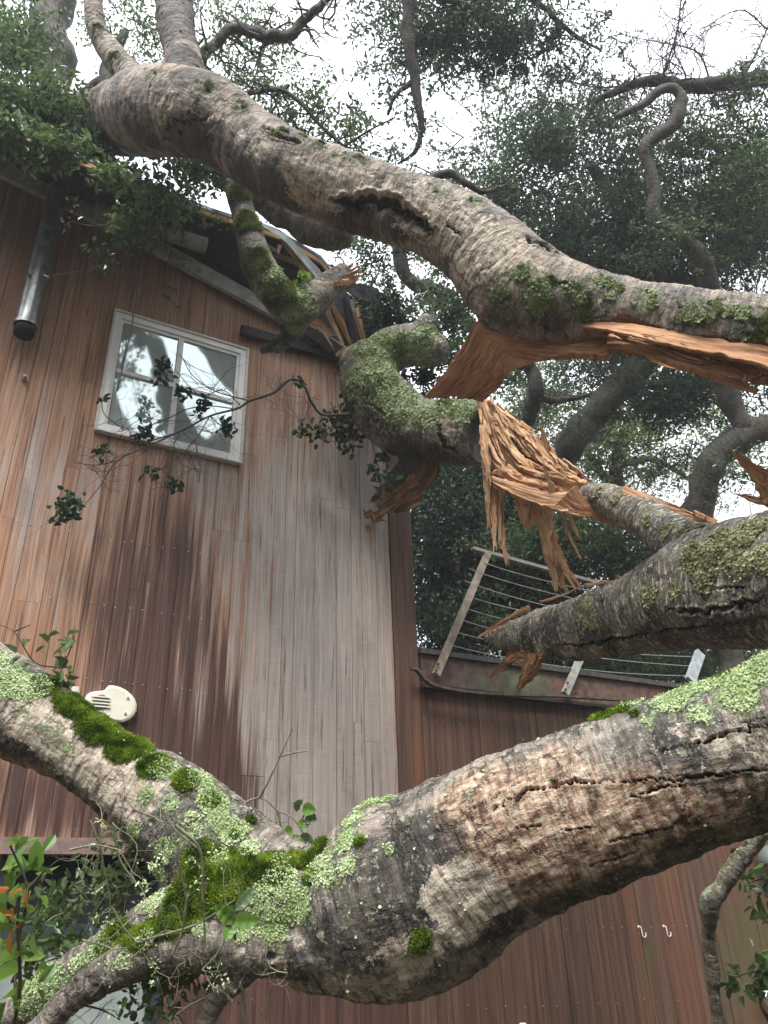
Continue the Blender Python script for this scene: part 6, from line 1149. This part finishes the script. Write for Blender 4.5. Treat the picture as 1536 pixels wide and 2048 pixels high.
tree('evergreen_tree', 'dense dark evergreen tree with a thick slanting limb behind the torn slab', [
    [(*gnd(1060, 1200, 13), 34), (1060, 1250, 12.8, 28), (1065, 1080, 12.6, 26), (1092, 965, 11.4, 24), (1130, 895, 10.5, 30), (1180, 838, 10.5, 30), (1236, 775, 10.5, 28), (1290, 718, 10.5, 26), (1320, 640, 10.5, 22), (1300, 520, 10.6, 20), (1240, 420, 10.6, 16), (1180, 330, 10.6, 10)],
    [(1250, 760, 10.5, 14), (1300, 770, 10.3, 10), (1370, 760, 10.2, 7)]],
    [(1090, 290, 10.8, 190, 135, 1.4, 6000, .062), (1200, 240, 10.8, 150, 60, 1.0, 1300, .06), (1260, 370, 10.8, 180, 140, 1.4, 6200, .062), (1150, 470, 10.6, 170, 80, 1.2, 6000, .062), (1340, 480, 10.8, 170, 100, 1.2, 5600, .062), (1000, 380, 10.6, 95, 140, .8, 4200, .055), (1470, 470, 11, 120, 100, 1.0, 6000, .06), (1350, 800, 10.6, 160, 105, 1.1, 6400, .06), (1450, 740, 10.8, 110, 110, .8, 4200, .06), (1300, 560, 11, 180, 60, .8, 5500, .06), (1150, 530, 10.4, 130, 50, .6, 3500, .06), (1230, 700, 11, 90, 50, .8, 2200, .055), (1150, 780, 11.5, 120, 60, .9, 1500, .055)], B_BACK, LEAF_H, 202)
tree('bare_tree', 'nearly bare tree limb with fine dead twigs against the white sky', [
    [(*gnd(1800, 300, 9.5), 30), (1800, 600, 9.5, 28), (1720, 250, 9.5, 24), (1620, 175, 9.5, 18), (1536, 158, 9.5, 16), (1450, 166, 9.5, 15), (1380, 172, 9.5, 14), (1310, 162, 9.5, 11), (1250, 176, 9.5, 8), (1195, 200, 9.5, 6), (1180, 230, 9.5, 3)]],
    [(1500, 180, 9.4, 60, 40, .5, 350, .05), (1480, 300, 9.8, 90, 80, .5, 700, .05)], B_DARK, LEAF_M, 203, limbs=[([(1560, 160, 9.5), (1450, 164, 9.5), (1330, 165, 9.5), (1240, 180, 9.5), (1180, 205, 9.5)], .022, 0), ([(1322, 158, 9.5), (1345, 95, 9.5), (1358, 40, 9.5), (1364, -40, 9.5)], .014, 0), ([(1420, 160, 9.5), (1395, 105, 9.5), (1330, 85, 9.5)], .013, 0), ([(1300, 165, 9.5), (1200, 175, 9.5), (1120, 160, 9.5), (1060, 180, 9.5)], .012, 0), ([(1480, 170, 9.5), (1520, 90, 9.5), (1550, 20, 9.5)], .014, 0), ([(1350, 90, 9.5), (1250, 70, 9.5), (1290, 60, 9.5)], .008, 0), ([(1536, 60, 9.5), (1480, 20, 9.5), (1400, 60, 9.5)], .010, 0), ([(1210, 190, 9.5), (1130, 210, 9.5), (1060, 190, 9.5)], .010, 0)], tl=.6)
tree('hanging_bough', 'leafy bough hanging from above with a long dark trailing stem in the open sky', [
    [(700, -900, 6.5, 30), (800, -400, 7.5, 24), (818, -60, 8.0, 15), (815, 60, 8.0, 13), (826, 130, 8.0, 11), (834, 200, 8.0, 9), (842, 262, 8.0, 6), (830, 305, 8.0, 4), (795, 328, 8.0, 2)], [(810, -80, 8.0, 14), (880, -10, 8.3, 12), (960, 30, 8.5, 9)], [(832, 160, 8, 7), (795, 185, 8, 4), (775, 230, 8, 3)], [(960, -80, 8.5, 8), (1080, 10, 8.6, 6), (1150, 70, 8.6, 4), (1200, 100, 8.6, 2)]],
    [(930, 30, 8.6, 150, 105, .9, 4600, .05), (860, 80, 8.6, 90, 65, .6, 1700, .05), (1010, 80, 8.6, 90, 60, .5, 1700, .05), (1110, 60, 8.6, 100, 75, .5, 900, .05), (1180, 100, 8.6, 60, 45, .4, 260, .05), (990, -20, 8.6, 120, 60, .6, 1500, .05), (790, 60, 8.2, 50, 80, .4, 260, .05), (780, 190, 8.0, 60, 60, .4, 200, .05), (710, 60, 8.4, 50, 70, .4, 110, .05), (790, 310, 8.0, 40, 16, .2, 60, .04)], B_DARK, LEAF_H, 204, limbs=[([(830, 200, 8.0), (845, 262, 8.0), (800, 325, 8.0)], .006, 3)], tl=.25)
tree('tree', 'dark straight trunk rising behind the roof edge among bright leaves', [
    [(*gnd(115, 300, 9.5), 60), (118, 420, 9.4, 48), (108, 260, 9.3, 42), (102, 150, 9.3, 38), (108, 60, 9.5, 36), (118, -40, 9.7, 34), (125, -140, 9.9, 30)], [(125, 230, 9.3, 12), (165, 190, 9.2, 10), (200, 160, 9.2, 8)], [(215, 330, 9.3, 20), (222, 200, 9.2, 17), (215, 130, 9.3, 14), (250, 60, 9.4, 8)], [(120, 40, 9.5, 16), (60, -10, 9.5, 12), (-10, -30, 9.5, 10)]],
    [(30, 90, 9.0, 80, 90, .7, 1200, .06), (200, 60, 9.2, 90, 60, .7, 340, .05), (380, 220, 9.5, 160, 90, .6, 500, .05), (470, 60, 9.5, 100, 70, .7, 500, .05)], B_DARK, LEAF_M, 205)
tree('tree', 'slim dark crooked tree seen through the gap above the mossy stub', [
    [(*gnd(1030, 1000, 13.4), 14), (1030, 980, 13.2, 12), (1052, 850, 11, 14), (1068, 800, 9.6, 15), (1062, 740, 9.6, 14), (1000, 700, 9.5, 13), (930, 640, 9.4, 12), (900, 588, 9.3, 11), (840, 572, 9.2, 13), (808, 545, 9.2, 14), (800, 490, 9.2, 14), (798, 420, 9.2, 12)], [(880, 585, 9.3, 9), (890, 620, 9.3, 7), (915, 660, 9.3, 6)], [(1065, 790, 9.6, 9), (1120, 800, 9.6, 7), (1180, 790, 9.6, 4)]],
    [(760, 540, 9.6, 70, 60, .5, 420, .045), (860, 520, 9.6, 60, 50, .5, 260, .045), (860, 600, 9.6, 90, 50, .5, 700, .05), (1020, 760, 9.8, 90, 50, .5, 600, .045), (1120, 790, 9.9, 110, 60, .6, 800, .045), (720, 490, 9.4, 60, 30, .4, 220, .05), (950, 600, 9.8, 50, 50, .5, 250, .05)], B_DARK, LEAF_M, 206, limbs=[([(900, 590, 9.3), (940, 600, 9.3), (960, 570, 9.3)], .012, 3)], tl=.4)
tree('evergreen_tree', 'broad dark evergreen filling the gap between the corner board and the deck railing', [
    [(*gnd(900, 1200, 13), 40), (900, 1350, 12.9, 30), (910, 1150, 12.9, 22), (930, 1000, 12.9, 14), (960, 900, 12.9, 8)], [(905, 1160, 12.4, 14), (1010, 1140, 12, 12), (1120, 1120, 11.8, 8)], [(915, 1080, 12.4, 14), (1000, 1040, 12, 10), (1060, 980, 12, 6)]],
    [(880, 1060, 12.0, 110, 130, 1.3, 11000, .075), (900, 1230, 12.0, 130, 120, 1.3, 13000, .075), (1040, 1150, 12.0, 150, 130, 1.3, 14000, .075), (1000, 980, 12.2, 110, 90, 1.0, 4500, .07), (1160, 1250, 12.0, 150, 100, 1.0, 9000, .07), (880, 950, 12.2, 80, 100, .8, 5000, .07), (1300, 1330, 12.2, 180, 50, 1.0, 6000, .07)], B_DARK, LEAF_D, 207)
tree('evergreen_tree', 'evergreen with glossy mid green leaves showing behind the deck wires and snapped limb', [
    [(*gnd(1250, 1250, 11.0), 30), (1255, 1350, 11, 24), (1250, 1180, 11, 20), (1180, 1080, 10.8, 16), (1120, 1010, 10.8, 12), (1085, 940, 10.8, 7)], [(1250, 1180, 11, 16), (1330, 1060, 11, 12), (1400, 980, 11, 7)]],
    [(1150, 1080, 10.2, 130, 65, .7, 2700, .075), (1290, 1120, 10.4, 130, 60, .7, 2400, .07), (1060, 1090, 10.2, 90, 60, .6, 800, .075), (1000, 1240, 10.2, 60, 60, .5, 250, .075), (1250, 1340, 11, 190, 60, .8, 4200, .055), (1430, 1310, 11, 140, 60, .8, 2800, .05), (1090, 1030, 10.6, 70, 50, .5, 600, .055), (1500, 1260, 11.3, 90, 60, .8, 1400, .05)], B_BACK, LEAF_M, 208)
tree('tree', 'thin pale leaved tree standing far off in the bright gap under the torn slab', [
    [(*gnd(1240, 1000, 15), 26), (1240, 1150, 15, 20), (1230, 980, 15, 15), (1255, 860, 15, 12), (1310, 790, 15, 9), (1350, 700, 15, 6)], [(1230, 980, 15, 9), (1170, 900, 15, 7), (1120, 850, 15, 4)], [(1240, 930, 15, 8), (1310, 920, 15, 6), (1380, 960, 15, 4)]],
    [(1200, 880, 15, 190, 130, 1.0, 4200, .075), (1300, 860, 14, 120, 80, 1.0, 1300, .075), (1420, 840, 14, 120, 60, 1.0, 1000, .075), (1060, 830, 15, 120, 100, 1.0, 2000, .075), (1000, 900, 15, 100, 80, 1.0, 1600, .075), (1120, 960, 15, 130, 60, 1.0, 2200, .075), (1320, 940, 15, 120, 70, 1.0, 1700, .055), (1470, 900, 15, 90, 110, 1.0, 1100, .055), (960, 720, 15, 60, 60, 1.0, 350, .055), (1120, 720, 15, 130, 30, .8, 700, .05)], B_DARK, LEAF_P, 209)

# unseen woods at the viewer's back and sides, added to block low sky light
lf = MB('rnd'); r = np.random.default_rng(333); n_ = 46000
az = np.radians(r.uniform(70, 290, n_)); rd = r.uniform(11, 17, n_); zt = 9.0 + 2.5 * fbm(np.stack([az * 3, az * 0, az * 0], 1), 3, 5); z_ = r.random(n_) ** .8 * zt
add_leaves(lf, np.stack([np.sin(az) * rd, np.cos(az) * rd, z_], 1), .34, r, asp=.6)
tag(lf.build('unseen_woods', LEAF_D), kind='stuff')
# ================================================================ thin haze volume added to imitate lens glare
hz = MB(); hz.box((0, 40, 20.0), (70, 0, 0), (0, 90, 0), (0, 0, 21.6)); hm = bpy.data.materials.new('glare_volume'); hm.use_nodes = True; ht = hm.node_tree; ht.nodes.clear()
ho = ht.nodes.new('ShaderNodeOutputMaterial'); hv = ht.nodes.new('ShaderNodeVolumePrincipled'); hv.inputs['Color'].default_value = (.93, .96, 1, 1); hv.inputs['Density'].default_value = GLARE_HAZE; hv.inputs['Anisotropy'].default_value = .25
ht.links.new(hv.outputs[0], ho.inputs['Volume']); tag(hz.build('glare_haze', hm), kind='stuff')
